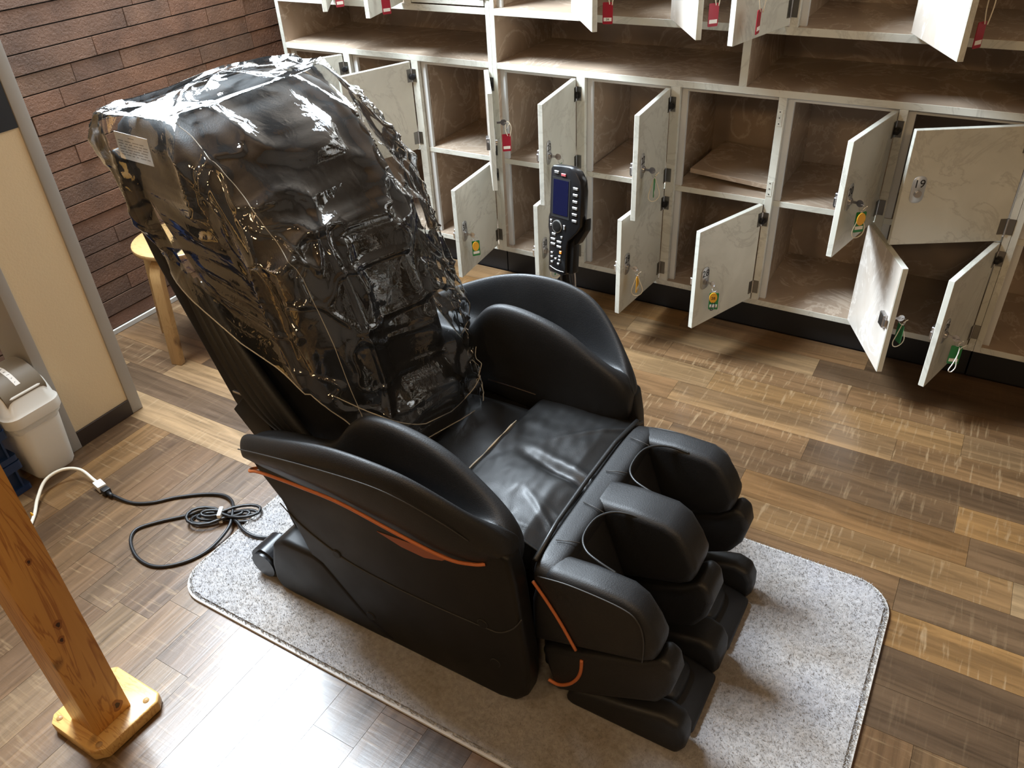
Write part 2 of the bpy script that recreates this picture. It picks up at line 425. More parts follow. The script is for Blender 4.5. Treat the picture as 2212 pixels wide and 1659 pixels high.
bmesh.ops.bevel(bm, geom=[e for e in bm.edges if all(abs(v.co.x - 0.012) < 1e-6 for v in e.verts)], offset=0.0022, segments=1, affect='EDGES')
bmesh.ops.recalc_face_normals(bm, faces=bm.faces)
brick_me = bpy.data.meshes.new('brick'); bm.to_mesh(brick_me); bm.free(); brick_me.materials.append(MATS['brick'])
rng = random.Random(11)
nb = 0
for k in range(0, 21):
    z0 = 0.012 + 0.069 * k + 0.003; z1 = z0 + 0.0642
    if k == 0: z0 = 0.026
    y = 1.0 + rng.uniform(-0.3, 0.0); 
    while y < 3.2:
        L = rng.choice((0.21, 0.30, 0.42, 0.55, 0.66))
        y1 = min(y + L, 3.24)
        if y1 > 1.05 and y1 - y > 0.03:
            dx = rng.uniform(-0.002, 0.0015); g = 0.0008
            inst('brick', brick_me, Matrix.Translation((XW - 0.012 + dx, y + g, z0)) @ Matrix.Diagonal((1, y1 - y - 2 * g, z1 - z0, 1)), wl); nb += 1
        y = y1
struct(box('baseboard_left', XW - 0.012, XW + 0.006, 1.0, 3.2, 0, 0.022, 'plaster_grey', bev=0.002, seg=1))
w = struct(box('window_1', XW - 0.13, XW - 0.06, 0.85, 0.91, 2.65, 4.3, 'grey_metal'), 'high window above the brick wall')
for y0, y1, z0, z1 in ((2.29, 2.35, 2.65, 4.3), (0.91, 2.29, 2.65, 2.71), (0.91, 2.29, 4.24, 4.3), (1.58, 1.62, 2.71, 4.24)):
    box('window_frame', XW - 0.13, XW - 0.06, y0, y1, z0, z1, 'grey_metal', w)
def frame_bars(w_, bars, ax):
    for a0_, a1_, z0_, z1_ in bars:
        if ax == 'x': box('window_frame', XW - 0.13, XW - 0.06, a0_, a1_, z0_, z1_, 'grey_metal', w_)
        else: box('window_frame', a0_, a1_, YB + 0.04, YB + 0.09, z0_, z1_, 'grey_metal', w_)
w2 = struct(box('window_2', XW - 0.13, XW - 0.06, 1.5, 1.55, 1.68, 2.52, 'grey_metal'), 'window in the brick wall above the stool'); frame_bars(w2, ((2.75, 2.8, 1.68, 2.52), (1.55, 2.75, 1.68, 1.73), (1.55, 2.75, 2.47, 2.52)), 'x')
w3 = struct(box('window_3', -2.8, -2.75, YB + 0.04, YB + 0.09, 1.73, 2.57, 'grey_metal'), 'window above the lockers'); frame_bars(w3, ((-1.35, -1.3, 1.73, 2.57), (-2.75, -1.35, 1.73, 1.78), (-2.75, -1.35, 2.52, 2.57)), 'y')
struct(wall_grid('wall_back', 'y', YB, 0.1, XW - 0.1, 3.1, -0.05, ZC, [(-2.8, -1.3, 1.73, 2.57)], 'plaster_room'), 'brown wall behind the lockers')
struct(wall_grid('wall_right', 'x', 3.1, 0.1, -3.6, 3.4, -0.05, ZC, None, 'plaster_room'), 'brown side wall')
struct(wall_grid('wall_front', 'y', -3.7, 0.1, XW - 0.1, 3.1, -0.05, ZC, None, 'plaster_room'), 'brown wall opposite the lockers')
mat('ceiling_wood', (0.34, 0.19, 0.085), 0.6)
struct(box('ceiling', XW - 0.14, 3.2, -3.7, 3.5, ZC, ZC + 0.08, 'ceiling_wood'), 'brown wooden ceiling')
# partition end with steel corner and niche beside it
pt = struct(box('wall_partition', -2.56, -2.44, 1.06, 1.272, 0, 2.1, 'plaster_cream'), 'cream plaster partition beside the niche')
struct(box('trim_1', -2.56, -2.434, 1.272, 1.316, 0, 2.1, 'grey_metal', bev=0.006), 'grey steel corner post of the partition')
struct(box('trim_2', -2.60, -2.432, 1.024, 1.06, 0, 2.1, 'grey_metal', bev=0.004), 'grey steel frame of the niche')
struct(box('baseboard_partition', -2.44, -2.433, 1.06, 1.272, 0, 0.062, 'skirting', bev=0.001, seg=1), 'dark brown skirting on the partition')
struct(box('wall_niche', -2.83, -2.75, -1.2, 1.06, 0, 2.1, 'plaster_cream'), 'cream rear wall of the niche')
# ================================================================== LOCKERS
Z_BASE0, Z_BASE1, Z_MID0, Z_MID1, Z_SH0, Z_SH1, Z_UP0, Z_UP1, Z_TOP0, Z_TOP1 = 0.116, 0.138, 0.515, 0.536, 0.902, 0.925, 1.0965, 1.1207, 1.50, 1.523
def hinge(parent, M, bumper):
    """butt hinge at the door's hinge edge: two leaves, knuckle, sometimes a rubber stop"""
    bm = bmesh.new(); bbox(bm, 0.001, 0.021, -0.0025, 0.0005, -0.025, 0.025); bbox(bm, -0.021, -0.002, -0.0025, 0.0005, -0.025, 0.025)
    bmesh.ops.create_cone(bm, cap_ends=True, segments=8, radius1=0.0045, radius2=0.0045, depth=0.052, matrix=Matrix.Translation((0, -0.004, 0)))
    h = from_bm('hinge', bm, 'steel_dark', parent, M=M)
    return h
def lock_plate(door, num, M, zc, W):
    pl = prism('lock_plate', rrect(-0.021, 0.021, -0.043, 0.043, 0.018, 5), -0.0028, 0.0, 'plate_silver', door, 0.0008, 1, M @ Matrix.Translation((-(W - 0.047), 0, zc)))
    Mn = M @ Matrix.Translation((-(W - 0.047), -0.0032, zc + 0.018)) @ Matrix.Rotation(R(90), 4, 'X')
    if num:
        me = text_mesh(num, 0.036); o = bpy.data.objects.new('number', me); o.matrix_basis = Mn; link(o, pl)
    cyl('lock_cylinder', (-(W - 0.047), -0.006, zc - 0.012), (0, 1, 0), 0.0115, 0.011, 'steel', door, 16, 0.002, M)
    return pl
def make_door(unit, hx, z0, z1, W, ang, num=None, bumper=True, plate=True):
    M = Matrix.Translation((hx, YF, 0)) @ Matrix.Rotation(R(ang), 4, 'Z')
    d = box('door', -W, -0.003, 0.0, 0.018, z0, z1, 'marble_front', unit, 0.0012, M, 1)
    # inner laminate face
    inner = box('inner_face', -W + 0.002, -0.005, 0.0181, 0.0188, z0 + 0.002, z1 - 0.002, 'marble_door_back', d, 0, M)
    Mf = Matrix.Translation((hx, YF, 0))
    for zc, bmp in ((z1 - 0.055, True), (z0 + 0.05, False)):
        for nm, MM, x0, x1 in (('hinge_leaf', M, -0.024, -0.002), ('hinge_leaf', Mf, 0.001, 0.022)):
            box(nm, x0, x1, -0.0022, 0.0, zc - 0.026, zc + 0.026, 'steel_dark', d if MM is M else unit, 0, MM)
        cyl('hinge_knuckle', (0, -0.003, zc), (0, 0, 1), 0.004, 0.054, 'steel', d, 10, 0, Mf)
        if bmp and bumper:
            cyl('rubber_stop', (-0.006, -0.008, zc - 0.006), (0, 1, 0), 0.0115, 0.016, 'rubber', d, 14, 0.003, M)
            cyl('rubber_stop', (0.013, -0.006, zc - 0.002), (0, 1, 0), 0.008, 0.012, 'rubber', d, 12, 0.002, Mf)
    zc = (z0 + z1) / 2
    if plate:
        lock_plate(d, num, M, zc, W)
        box('lock_case', -W + 0.016, -W + 0.052, 0.0185, 0.032, zc - 0.03, zc + 0.016, 'steel', d, 0.002, M, 1)
        box('lock_bolt', -W + 0.004, -W + 0.018, 0.022, 0.029, zc - 0.02, zc + 0.006, 'steel', d, 0.001, M, 1)
    return d, M
def locker_unit(label, x0, x1, opens, divs=()):
    u = root('locker_unit', ((x0 + x1) / 2, YF, 0), label, 'locker', 'locker units along the wall')
    D = YB - 0.004
    def p(name, *a, m='marble_inside', bev=0.0008): return box(name, *a, m, u, bev, None, 1)
    p('plinth', x0 + 0.002, x1 - 0.002, YF + 0.033, D, 0.0, Z_BASE0, m='plinth_black')
    p('back_panel', x0 + 0.01, x1 - 0.01, D - 0.008, D, Z_BASE0, Z_TOP1)
    t = 0.02
    for a_, b_ in ((x0, x0 + t), (x1 - t, x1)):
        p('side_panel', a_, b_, YF + 0.0016, D - 0.009, Z_BASE0, Z_TOP1); p('side_edge', a_, b_, YF, YF + 0.0017, Z_BASE0, Z_TOP1, m='marble_front')
    for nm, z0, z1 in (('base_board', Z_BASE0, Z_BASE1), ('shelf_board', Z_SH0, Z_SH1), ('upper_board', Z_UP0, Z_UP1), ('top_board', Z_TOP0, Z_TOP1)):
        b = p(nm, x0 + t, x1 - t, YF + 0.0015, D - 0.009, z0, z1)
        p('front_edge', x0 + t, x1 - t, YF, YF + 0.0016, z0, z1, m='marble_front')
    for (a, b), (c, d) in zip(opens, opens[1:]):
        for z0, z1 in ((Z_BASE1, Z_SH0), (Z_UP1, Z_TOP0)):
            p('stile', b, c, YF, YF + 0.02, z0, z1, m='marble_front'); p('cell_partition', (b + c) / 2 - 0.009, (b + c) / 2 + 0.009, YF + 0.0205, D - 0.009, z0, z1)
    for a, b in opens:
        p('cell_shelf', a - 0.004, b + 0.004, YF + 0.0215, D - 0.009, Z_MID0, Z_MID1)
        p('cell_shelf_edge', a - 0.006, b + 0.006, YF + 0.0195, YF + 0.0213, Z_MID0, Z_MID1, m='marble_front')
        for z0, z1 in ((Z_BASE1, Z_MID0), (Z_MID1, Z_SH0), (Z_UP1, Z_TOP0)):
            j = p('door_stop', a - 0.001, a + 0.022, YF + 0.022, YF + 0.037, z0, z1, m='edge_grey')
        p('header_strip', a + 0.022, b, YF + 0.022, YF + 0.037, Z_SH0 - 0.016, Z_SH0, m='edge_grey')
    for dx in divs: p('shelf_divider', dx - 0.0135, dx + 0.0135, YF + 0.002, D - 0.009, Z_SH1, Z_UP0); p('divider_edge', dx - 0.0135, dx + 0.0135, YF + 0.0005, YF + 0.0021, Z_SH1, Z_UP0, m='marble_front')
    return u
OL = [(-2.87, -2.539), (-2.505, -2.172), (-2.138, -1.79)]
OM = [(-1.75, -1.402), (-1.367, -1.027), (-0.993, -0.648), (-0.622, -0.273), (-0.247, 0.11)]
OR = [(0.152, 0.50), (0.535, 0.88), (0.915, 1.24)]
uL = locker_unit('cream marbled locker unit next to the brick wall, three columns wide', -2.89, -1.770, OL)
uM = locker_unit('wide cream marbled locker unit in the middle with five columns of open doors', -1.770, 0.131, OM, (-0.775,))
uR = locker_unit('locker unit at the right edge, mostly cut off', 0.132, 1.26, OR)
LZ, UZ, TZ = (0.143, 0.524), (0.529, 0.897), (1.126, 1.496)
doors = {}
def D(key, unit, op, zz, ang, num=None, **k):
    W = op[1] - op[0] - 0.004
    doors[key] = make_door(unit, op[1] - 0.001, zz[0], zz[1], W, ang, num, **k) + (W, (zz[0] + zz[1]) / 2)
D('L1u', uL, OL[0], UZ, 58); D('L2u', uL, OL[1], UZ, 68); D('L3u', uL, OL[2], UZ, 124); D('L3l', uL, OL[2], LZ, 95, '31')
D('M1u', uM, OM[0], UZ, 97, '23'); D('M2u', uM, OM[1], UZ, 94, '22'); D('M4u', uM, OM[3], UZ, 79, '20'); D('M5u', uM, OM[4], UZ, 29.5, '19')
D('M1l', uM, OM[0], LZ, 92, '30'); D('M2l', uM, OM[1], LZ, 85.5, '29'); D('M3l', uM, OM[2], LZ, 68.8, '28'); D('M4l', uM, OM[3], LZ, 117); D('M5l', uM, OM[4], LZ, 74.5, '26')
D('UL1', uL, OL[0], TZ, 127); D('UL2', uL, OL[1], TZ, 105); D('UL3', uL, OL[2], TZ, 0, bumper=False, plate=False)
D('UM1', uM, OM[0], TZ, 128); D('UM2', uM, OM[1], TZ, 124); D('UM3', uM, OM[2], TZ, 77); D('UM4', uM, OM[3], TZ, 117)
# bare hinge pads with screw holes on the stile whose upper door is missing
for zc in (0.835, 0.585):
    pd = box('hinge_pad', -0.646, -0.628, YF - 0.0012, YF, zc - 0.028, zc + 0.028, 'marble_front', uM)
    for dz in (-0.02, 0, 0.02): cyl('screw_hole', (-0.6375, YF - 0.0014, zc + dz), (0, 1, 0), 0.0022, 0.0012, 'ink', pd, 8)
# loose board lying in the doorless cell
lb = box('loose_shelf_board', -0.155, 0.15, -0.17, 0.2, -0.009, 0.009, 'marble_inside', None, 0.001,
         Matrix.Translation((-0.80, 3.045, 0.566)) @ Matrix.Rotation(R(-2.5), 4, 'Z') @ Matrix.Rotation(R(3.0), 4, 'Y') @ Matrix.Rotation(R(-1.0), 4, 'X'), 1)
tag(lb, 'loose marbled shelf board lying askew in the doorless locker cell', 'board')
# ---- keys with tags hanging at the doors
def key_thing(dk, label, colour, oval=None, string='cream_cord', shape=0, number=None, drop=0.0, strap=None, yaw=None, syaw=45, dz=0.0):
    d, M, W, zc = doors[dk]
    K = M @ Matrix.Translation((-(W - 0.047), 0, zc - 0.012 + dz))
    base = K.translation
    r = root('locker_key', base, label, 'key', 'locker keys with tags')
    WORLDM[r.name] = Matrix.Translation(base)
    T = lambda x, y, z: K @ Matrix.Translation((x, y, z))
    own = math.degrees(K.to_euler().z); tw = R(12) if yaw is None else R(yaw - own)
    box('key', -0.0012, 0.0012, -0.036, -0.0125, -0.004, 0.004, 'steel', r, 0, K)
    cyl('key_head', (0, -0.037, 0), (1, 0, 0), 0.0115, 0.0024, 'steel', r, 18, 0.0006, K)
    ring = [(0.0, -0.046 + 0.011 * math.cos(2 * math.pi * k / 20), -0.012 + 0.011 * math.sin(2 * math.pi * k / 20)) for k in range(20)]
    ring = [(0.004 * math.cos(2 * math.pi * k / 20 * 2), y, z) for k, (x, y, z) in enumerate(ring)]
    tube('key_ring', ring, 0.0009, 'steel', r, 6, True, K)
    z0 = -0.026
    if colour:
        tg = prism('tag', rrect(-0.0165, 0.0165, -0.066, 0.0, 0.003, 3), -0.0012, 0.0012, colour, r, 0, M=T(0.004, -0.046, z0 - drop) @ Matrix.Rotation(tw, 4, 'Z'))
        box('tag_label', -0.013, 0.013, -0.0020, -0.0012, -0.057, -0.046, 'white_paper', tg, M=T(0.004, -0.046, z0 - drop) @ Matrix.Rotation(tw, 4, 'Z'))
        if number == '34':
            me = text_mesh('34', 0.010); o = bpy.data.objects.new('number', me); o.matrix_basis = T(0.004, -0.046, z0 - drop) @ Matrix.Rotation(tw, 4, 'Z') @ Matrix.Translation((0, -0.0024, -0.0515)) @ Matrix.Rotation(R(90), 4, 'X'); link(o, tg)
    if oval:
        el = [(0.014 * math.cos(2 * math.pi * k / 24), -0.026 + 0.020 * math.sin(2 * math.pi * k / 24)) for k in range(24)]
        MO = T(-0.008, -0.052, z0 + 0.008) @ Matrix.Rotation(tw * .9, 4, 'Z')
        ov = prism('oval_tag', el, -0.0015, 0.0015, oval, r, 0, M=MO)
        if number:
            me = text_mesh(number, 0.015); o = bpy.data.objects.new('number', me); o.matrix_basis = MO @ Matrix.Translation((0, -0.0020, -0.028)) @ Matrix.Rotation(R(90), 4, 'X'); link(o, ov)
    KS = K @ Matrix.Translation((0, -.047, 0)) @ Matrix.Rotation(R(syaw - own), 4, 'Z') @ Matrix.Translation((0, .047, 0))
    if string:
        if shape == 0: pts = [(0, -0.047, -0.022), (-0.013, -0.048, -0.06), (-0.020, -0.047, -0.088), (-0.012, -0.046, -0.106), (0.004, -0.046, -0.109), (0.018, -0.047, -0.098), (0.020, -0.048, -0.078), (0.008, -0.048, -0.045), (0.001, -0.047, -0.022)]
        elif shape == 1: pts = [(0, -0.047, -0.02), (0.010, -0.05, -0.03), (0.014, -0.052, -0.05), (0.008, -0.054, -0.066), (-0.004, -0.053, -0.060), (-0.009, -0.051, -0.044), (0, -0.048, -0.026)]
        elif shape == 2: pts = [(0.006, -0.05, -0.028), (-0.004, -0.062, -0.042), (-0.018, -0.068, -0.070), (-0.028, -0.068, -0.094), (-0.016, -0.068, -0.104), (-0.002, -0.066, -0.090), (-0.002, -0.060, -0.060), (0.008, -0.052, -0.034), (0.024, -0.055, -0.022)]
        else: pts = [(0.004, -0.047, -0.032 - drop), (-0.004, -0.048, -0.02 - drop * .5), (0, -0.046, 0.0), (0.012, -0.046, -0.004), (0.018, -0.048, -0.012 - drop * .5), (0.012, -0.048, -0.034 - drop)]
        tube('string', catmull(pts, 5), 0.0016, string, r, 6, False, KS)
        kn = catmull([(0.002, -0.047, -0.019), (0.007, -0.049, -0.012), (0.013, -0.052, -0.006)], 4)
        tube('string_end', kn, 0.0015, string, r, 6, False, KS)
    if strap: tube('strap', catmull([(-0.004, -0.052, -0.05), (-0.014, -0.052, -0.078), (-0.018, -0.052, -0.090), (-0.004, -0.052, -0.094), (0.006, -0.052, -0.084), (0.0, -0.052, -0.062)], 5), 0.0017, strap, r, 6, False, K)
    return r
key_thing('M3l', 'key with orange oval tag reading 28, green tag and black strap on door 28', 'green_tag', 'yellow_tag', None, 0, '28', 0.006, 'rubber', yaw=25)
key_thing('L3l', 'key with yellow oval on a green tag, on the lower door behind the chair', 'green_tag', 'yellow_tag', None, yaw=50)
key_thing('M1l', 'key with green tag and white loop half hidden behind the remote control', 'green_tag', None, 'cream_cord', 0)
key_thing('M2l', 'key with long cream loop and yellow tag on the lower door right of the remote', 'yellow_tag', None, 'cream_cord', 0, syaw=25)
key_thing('M1u', 'key with ring and green tag just above the remote control', 'green_tag', None, None)
key_thing('M2u', 'key with hanging cream string and green tag on the upper door right of the remote', 'green_tag', None, 'cream_cord', 0)
key_thing('M4u', 'key with green and yellow tags and cream loop on the door left of door 19', 'green_tag', 'yellow_tag', 'cream_cord', 0, yaw=40)
key_thing('M4l', 'key with green tag and knotted string behind the edge of the swung-out lower door', 'green_tag', None, 'cream_cord', 0)
key_thing('M5l', 'key with green tag and white cord loop on the rightmost lower door', 'green_tag', None, 'white_plastic', 2, yaw=15)
key_thing('L3u', 'key with red tag on white string beside the door standing wide open', 'red_tag', None, 'cream_cord', 3, yaw=35, dz=.075, drop=.02, syaw=35)
key_thing('UL1', 'key with red tag at the top door nearest the brick wall', 'red_tag', None, 'cream_cord', 3, yaw=60, drop=.075)
key_thing('UL2', 'key with red tag at the second top door from the brick wall', 'red_tag', None, 'cream_cord', 3, yaw=55, drop=.075)
key_thing('UM1', 'key with red tag reading 34 at the top edge of the photo', 'red_tag', None, 'cream_cord', 3, number='34', yaw=20, drop=.07, syaw=20)
key_thing('UM2', 'key with dark red tag at the top door with the darkest cell behind it', 'red_tag', None, 'cream_cord', 3, yaw=45, drop=.055)
key_thing('UM3', 'key with red tag hanging flat against the outer face of a top door', 'red_tag', None, 'cream_cord', 3, drop=.05)
key_thing('UM4', 'key with red tag and long cream cord at the rightmost top door', 'red_tag', None, 'cream_cord', 3, yaw=60, drop=.06)
# ================================================================== RUG
rug = root('rug', (-0.775, 1.23, 0), 'grey shaggy rug under the massage chair with rounded corners', 'rug')
rx0, rx1, ry0, ry1, rr_ = -1.64, 0.086, 0.776, 1.682, 0.10
out = rrect(rx0, rx1, ry0, ry1, rr_, 10)
prism('backing', out, 0.0, 0.009, 'rug_edge', rug, 0.003, 2, axis='z')
nx, ny = 380, 200
gx = np.linspace(rx0 + 0.012, rx1 - 0.012, nx); gy = np.linspace(ry0 + 0.012, ry1 - 0.012, ny)
def in_rr(x, y, m):
    qx = np.maximum(np.maximum(rx0 + rr_ - x, x - rx1 + rr_), 0); qy = np.maximum(np.maximum(ry0 + rr_ - y, y - ry1 + rr_), 0)
    return qx * qx + qy * qy < (rr_ - m) ** 2
XX, YY = np.meshgrid(gx, gy, indexing='ij')
ok = in_rr(XX, YY, 0.012)
ZZ = 0.0125 + np.random.rand(nx, ny) * 0.0045
idx = -np.ones((nx, ny), int); idx[ok] = np.arange(ok.sum())
verts = np.stack([XX[ok], YY[ok], ZZ[ok]], 1)
q = np.stack([idx[:-1, :-1], idx[1:, :-1], idx[1:, 1:], idx[:-1, 1:]], -1).reshape(-1, 4); q = q[(q >= 0).all(1)]
make('pile_surface', verts.tolist(), q.tolist(), 'rug', rug, True)
NB = 300000
bx = np.random.uniform(rx0 + 0.006, rx1 - 0.006, NB); by = np.random.uniform(ry0 + 0.006, ry1 - 0.006, NB); k = in_rr(bx, by, 0.006); bx, by = bx[k], by[k]; NB = len(bx)
a = np.random.uniform(0, 2 * np.pi, NB); le = np.random.uniform(0.002, 0.007, NB); hh = np.random.uniform(0.014, 0.021, NB); wv = 0.0009
c = np.random.uniform(0, 2 * np.pi, NB)
P0 = np.stack([bx + wv * np.cos(a), by + wv * np.sin(a), np.full(NB, 0.0105)], 1); P1 = np.stack([bx - wv * np.cos(a), by - wv * np.sin(a), np.full(NB, 0.0105)], 1)
P2 = np.stack([bx + le * np.cos(c), by + le * np.sin(c), hh], 1)
V = np.stack([P0, P1, P2], 1).reshape(-1, 3)
me = bpy.data.meshes.new('pile'); me.vertices.add(3 * NB); me.vertices.foreach_set('co', V.ravel()); me.loops.add(3 * NB); me.loops.foreach_set('vertex_index', np.arange(3 * NB))
me.polygons.add(NB); me.polygons.foreach_set('loop_start', np.arange(NB) * 3); me.polygons.foreach_set('loop_total', np.full(NB, 3)); me.update(); me.validate()
me.materials.append(MATS['rug']); pile = bpy.data.objects.new('pile', me); pile['kind'] = 'stuff'; link(pile, rug)
RT = 0.012   # where things stand on the rug
# ================================================================== MASSAGE CHAIR
ch = root('massage_chair', (-0.95, 1.25, RT), 'black leather massage chair with orange piping, reclined, standing on the grey rug', 'massage chair')
YA = 1.255
def arm(sgn):
    # stations: x, outer reach, z outer bottom, z outer rim, z trough, z inner rim, inner reach, z inner bottom
    st = [(-1.352, .340, .480, .530, .515, .515, .285, .46), (-1.325, .362, .462, .566, .545, .545, .272, .45), (-1.25, .388, .505, .612, .565, .565, .260, .42),
          (-1.15, .412, .538, .656, .560, .570, .252, .40), (-1.095, .420, .548, .678, .535, .575, .248, .38), (-1.055, .423, .551, .691, .512, .635, .246, .37), (-1.015, .4245, .550, .702, .503, .678, .244, .37), (-0.96, .425, .545, .712, .500, .694, .241, .36),
          (-0.87, .424, .530, .714, .502, .684, .238, .36), (-0.79, .414, .500, .698, .508, .660, .238, .36), (-0.735, .398, .476, .660, .520, .622, .239, .36), (-0.69, .376, .460, .614, .545, .592, .242, .365),
          (-0.652, .352, .456, .574, .556, .566, .248, .38), (-0.625, .336, .458, .540, .534, .536, .254, .41), (-0.612, .322, .470, .512, .510, .510, .264, .44)]
    rings = []
    for x, do, zbo, zo, zt, zi, di, zb in st:
        t = (do - di)
        r = [(di + .012, zb), (di, (zb + zi) / 2), (di + .002, zi - .025), (di + .014, zi - .002), (di + .036, zi - .003), (di + .046, zi - .030 if zi - .035 > zt else (zi + zt) / 2),
             (di + .054, zt), (do - .048, zt - .003), (do - .040, (zo + zt) / 2), (do - .030, zo - .006), (do - .016, zo), (do - .003, zo - .018), (do, zo - .055), (do - .010, zbo + .035 if zo - zbo > .12 else (zo + zbo) / 2 - .02), (do - .034, zbo - .004), (di + .06, zb + .02)]
        rings.append([(x, YA + sgn * d, z) for d, z in r])
    o = loft('armrest', rings, 'leather', ch, 2)
    return st
st = arm(-1); arm(1)
PANEL = [(-1.335, .50), (-1.31, .452), (-1.258, .383), (-1.218, .267), (-1.194, .19), (-1.167, .117), (-1.135, .06), (-1.10, .026), (-1.06, RT + .001), (-.66, RT + .001), (-.615, .026), (-.586, .065), (-.578, .12), (-.580, .2), (-.591, .32), (-.600, .43), (-.612, .50), (-.66, .515), (-1.0, .53), (-1.25, .53)]
for s in (-1, 1):
    y0, y1 = sorted((YA + s * .285, YA + s * .338))
    prism('side_panel', PANEL, y0, y1, 'plastic_black', ch, 0.012, 3)
    y0, y1 = sorted((YA + s * .20, YA + s * .341))
    prism('base_cover', [(-1.372, .05), (-1.355, .019), (-1.30, RT + .002), (-1.0, RT + .002), (-.95, .03), (-1.05, .09), (-1.16, .215), (-1.19, .228), (-1.30, .228), (-1.345, .19), (-1.368, .11)], y0, y1, 'plastic_black', ch, 0.016, 3)
    cy = YA + s * .288
    cyl('castor', (-1.418, cy, .066), (0, 1, 0), 0.050, 0.090, 'plastic_gloss', ch, 32, 0.010)
    prism('castor_fork', [(-1.415, .05), (-1.38, .035), (-1.33, .04), (-1.33, .16), (-1.37, .14)], cy - .02, cy + .02, 'plastic_black', ch, 0.006, 2)
    # orange piping under the arm pad
    pp = [(-1.318, .452, .325), (-1.322, .462, .345), (-1.300, .480, .366), (-1.263, .502, .376), (-1.197, .528, .391), (-1.089, .557, .409), (-.966, .563, .4125), (-.822, .536, .408), (-.731, .487, .380), (-.69, .462, .350), (-.668, .462, .338)]
    tube('piping', [(x, YA + s * d, z) for x, z, d in catmull(pp, 6)], 0.0040, 'orange', ch, 8)
    yy = YA + s * .3392
    wedge = [(-.955, .421), (-.89, .404), (-.828, .401), (-.78, .416), (-.745, .444), (-.80, .436), (-.87, .428)]
    y0, y1 = sorted((yy, yy - s * .003)); prism('orange_inlay', wedge, y0, y1, 'orange_dark', ch, 0)
    line = [(-1.262, .372), (-1.20, .318), (-1.08, .266), (-.96, .250), (-.875, .246), (-.78, .247), (-.684, .252), (-.647, .258), (-.611, .292), (-.588, .335)]
    tube('panel_joint', [(x, YA + s * .3385, z) for x, z in catmull([(a, b, 0) for a, b in line], 5) for x, z in [(x, z)]] if False else [(p[0], YA + s * .3385, p[1]) for p in catmull([(a, b, 0) for a, b in line], 5)], 0.0016, 'seam', ch, 6)
    for cx, cz in ((-1.105, .272), (-1.035, .085), (-.690, .262), (-.665, .14)):
        cyl('screw_cap', (cx, YA + s * .3385, cz), (0, 1, 0), 0.013, 0.003, 'seam', ch, 18)
        cyl('screw_cap_face', (cx, YA + s * .3392, cz), (0, 1, 0), 0.0118, 0.003, 'plastic_black', ch, 18)
    tube('arm_seam', [(p[0], YA + s * p[1], p[2]) for p in catmull([(-1.31, .372, .548), (-1.18, .411, .612), (-1.02, .4245, .650), (-.87, .4245, .665), (-.79, .415, .648), (-.72, .392, .60), (-.68, .368, .55)], 6)], 0.0014, 'seam', ch, 6)
box('chassis', -1.27, -.66, YA - .29, YA + .29, .04, .375, 'fabric_dark', ch, 0.02)
# seat
def soft_box(name, x0, x1, y0, y1, z0, z1, material, parent, r=0.03, sub=2, crown=0.0, nx=5, ny=5):
    rings = []
    xs = np.linspace(x0, x1, nx)
    for i, x in enumerate(xs):
        e = 0.0 if 0 < i < nx - 1 else r * 0.35
        ring = []
        ys = np.linspace(y0 + e, y1 - e, ny)
        cz = lambda y: crown * (1 - ((y - (y0 + y1) / 2) / ((y1 - y0) / 2)) ** 2) * (1 - (2 * (x - (x0 + x1) / 2) / (x1 - x0)) ** 2)
        ring += [(x, y, z0 + e) for y in ys]; ring += [(x, y1 - e, z0 + (z1 - z0) * 0.5)]; ring += [(x, y, z1 - e + cz(y)) for y in ys[::-1]]; ring += [(x, y0 + e, z0 + (z1 - z0) * 0.5)]
        rings.append(ring)
    return loft(name, rings, material, parent, sub)
soft_box('seat_cushion', -1.17, -.60, YA - .235, YA + .240, .29, .418, 'leather_seat', ch, 0.03, 2, 0.008)
# seat seam arc
tube('seat_seam', [(p[0], p[1], .4215) for p in catmull([(-1.03, 1.30, 0), (-.97, 1.30, 0), (-.91, 1.33, 0), (-.865, 1.385, 0)], 6)], 0.0014, 'seam', ch, 6)
def sheet(name, nu, nv, fn, material, parent, thick=0.0, smooth=True):
    v = [fn(i / (nu - 1), j / (nv - 1)) for i in range(nu) for j in range(nv)]
    f = [(i * nv + j, (i + 1) * nv + j, (i + 1) * nv + j + 1, i * nv + j + 1) for i in range(nu - 1) for j in range(nv - 1)]
    o = make(name, v, f, material, parent, smooth)
    if thick: m = o.modifiers.new('solid', 'SOLIDIFY'); m.thickness = thick; m.offset = -1
    return o
def g(x, s): return math.exp(-(x / s) ** 2)
def seat_flap(u, v):
    # u rear->front, v near->far
    x = -.872 + .272 * u + .018 * (v - .5); y = 1.045 + .505 * v
    z = .434 + .012 * math.sin(math.pi * v) * (1 - .4 * u)
    z += .012 * g(v - .27 - .05 * u, .13) * g(u - .62, .4)
    z += .010 * g(v - .75, .16) * g(u - .55, .35)
    z -= .016 * g(v - .50 + .10 * u, .035) * (u > .2) * min(1, (u - .2) * 2.0)
    z += .007 * g(v - .50 + .10 * u - .05, .03) * max(0, u - .15)
    z -= .020 * max(0, u - .82) / .18 * (0.6 + .4 * math.cos(v * 9))
    z -= .012 * max(0, .06 - v) / .06; z -= .014 * max(0, v - .94) / .06
    z -= .012 * max(0, .05 - u) / .05
    # corner darts
    z += .010 * g((v - .10) - .35 * (1 - u), .018) * max(0, u - .55) * 2
    z += .006 * g((v - .17) - .15 * (1 - u), .015) * max(0, u - .6) * 2
    z += .008 * g((v - .90) + .55 * (1 - u), .022) * max(0, u - .4) * 1.4
    z += .004 * mn.noise(Vector((x * 14, y * 9, 1.3))) + .002 * mn.noise(Vector((x * 40, y * 24, 4.0)))
    return (x, y, z)
sheet('seat_cover_flap', 70, 120, seat_flap, 'leather_seat', ch, 0.004)
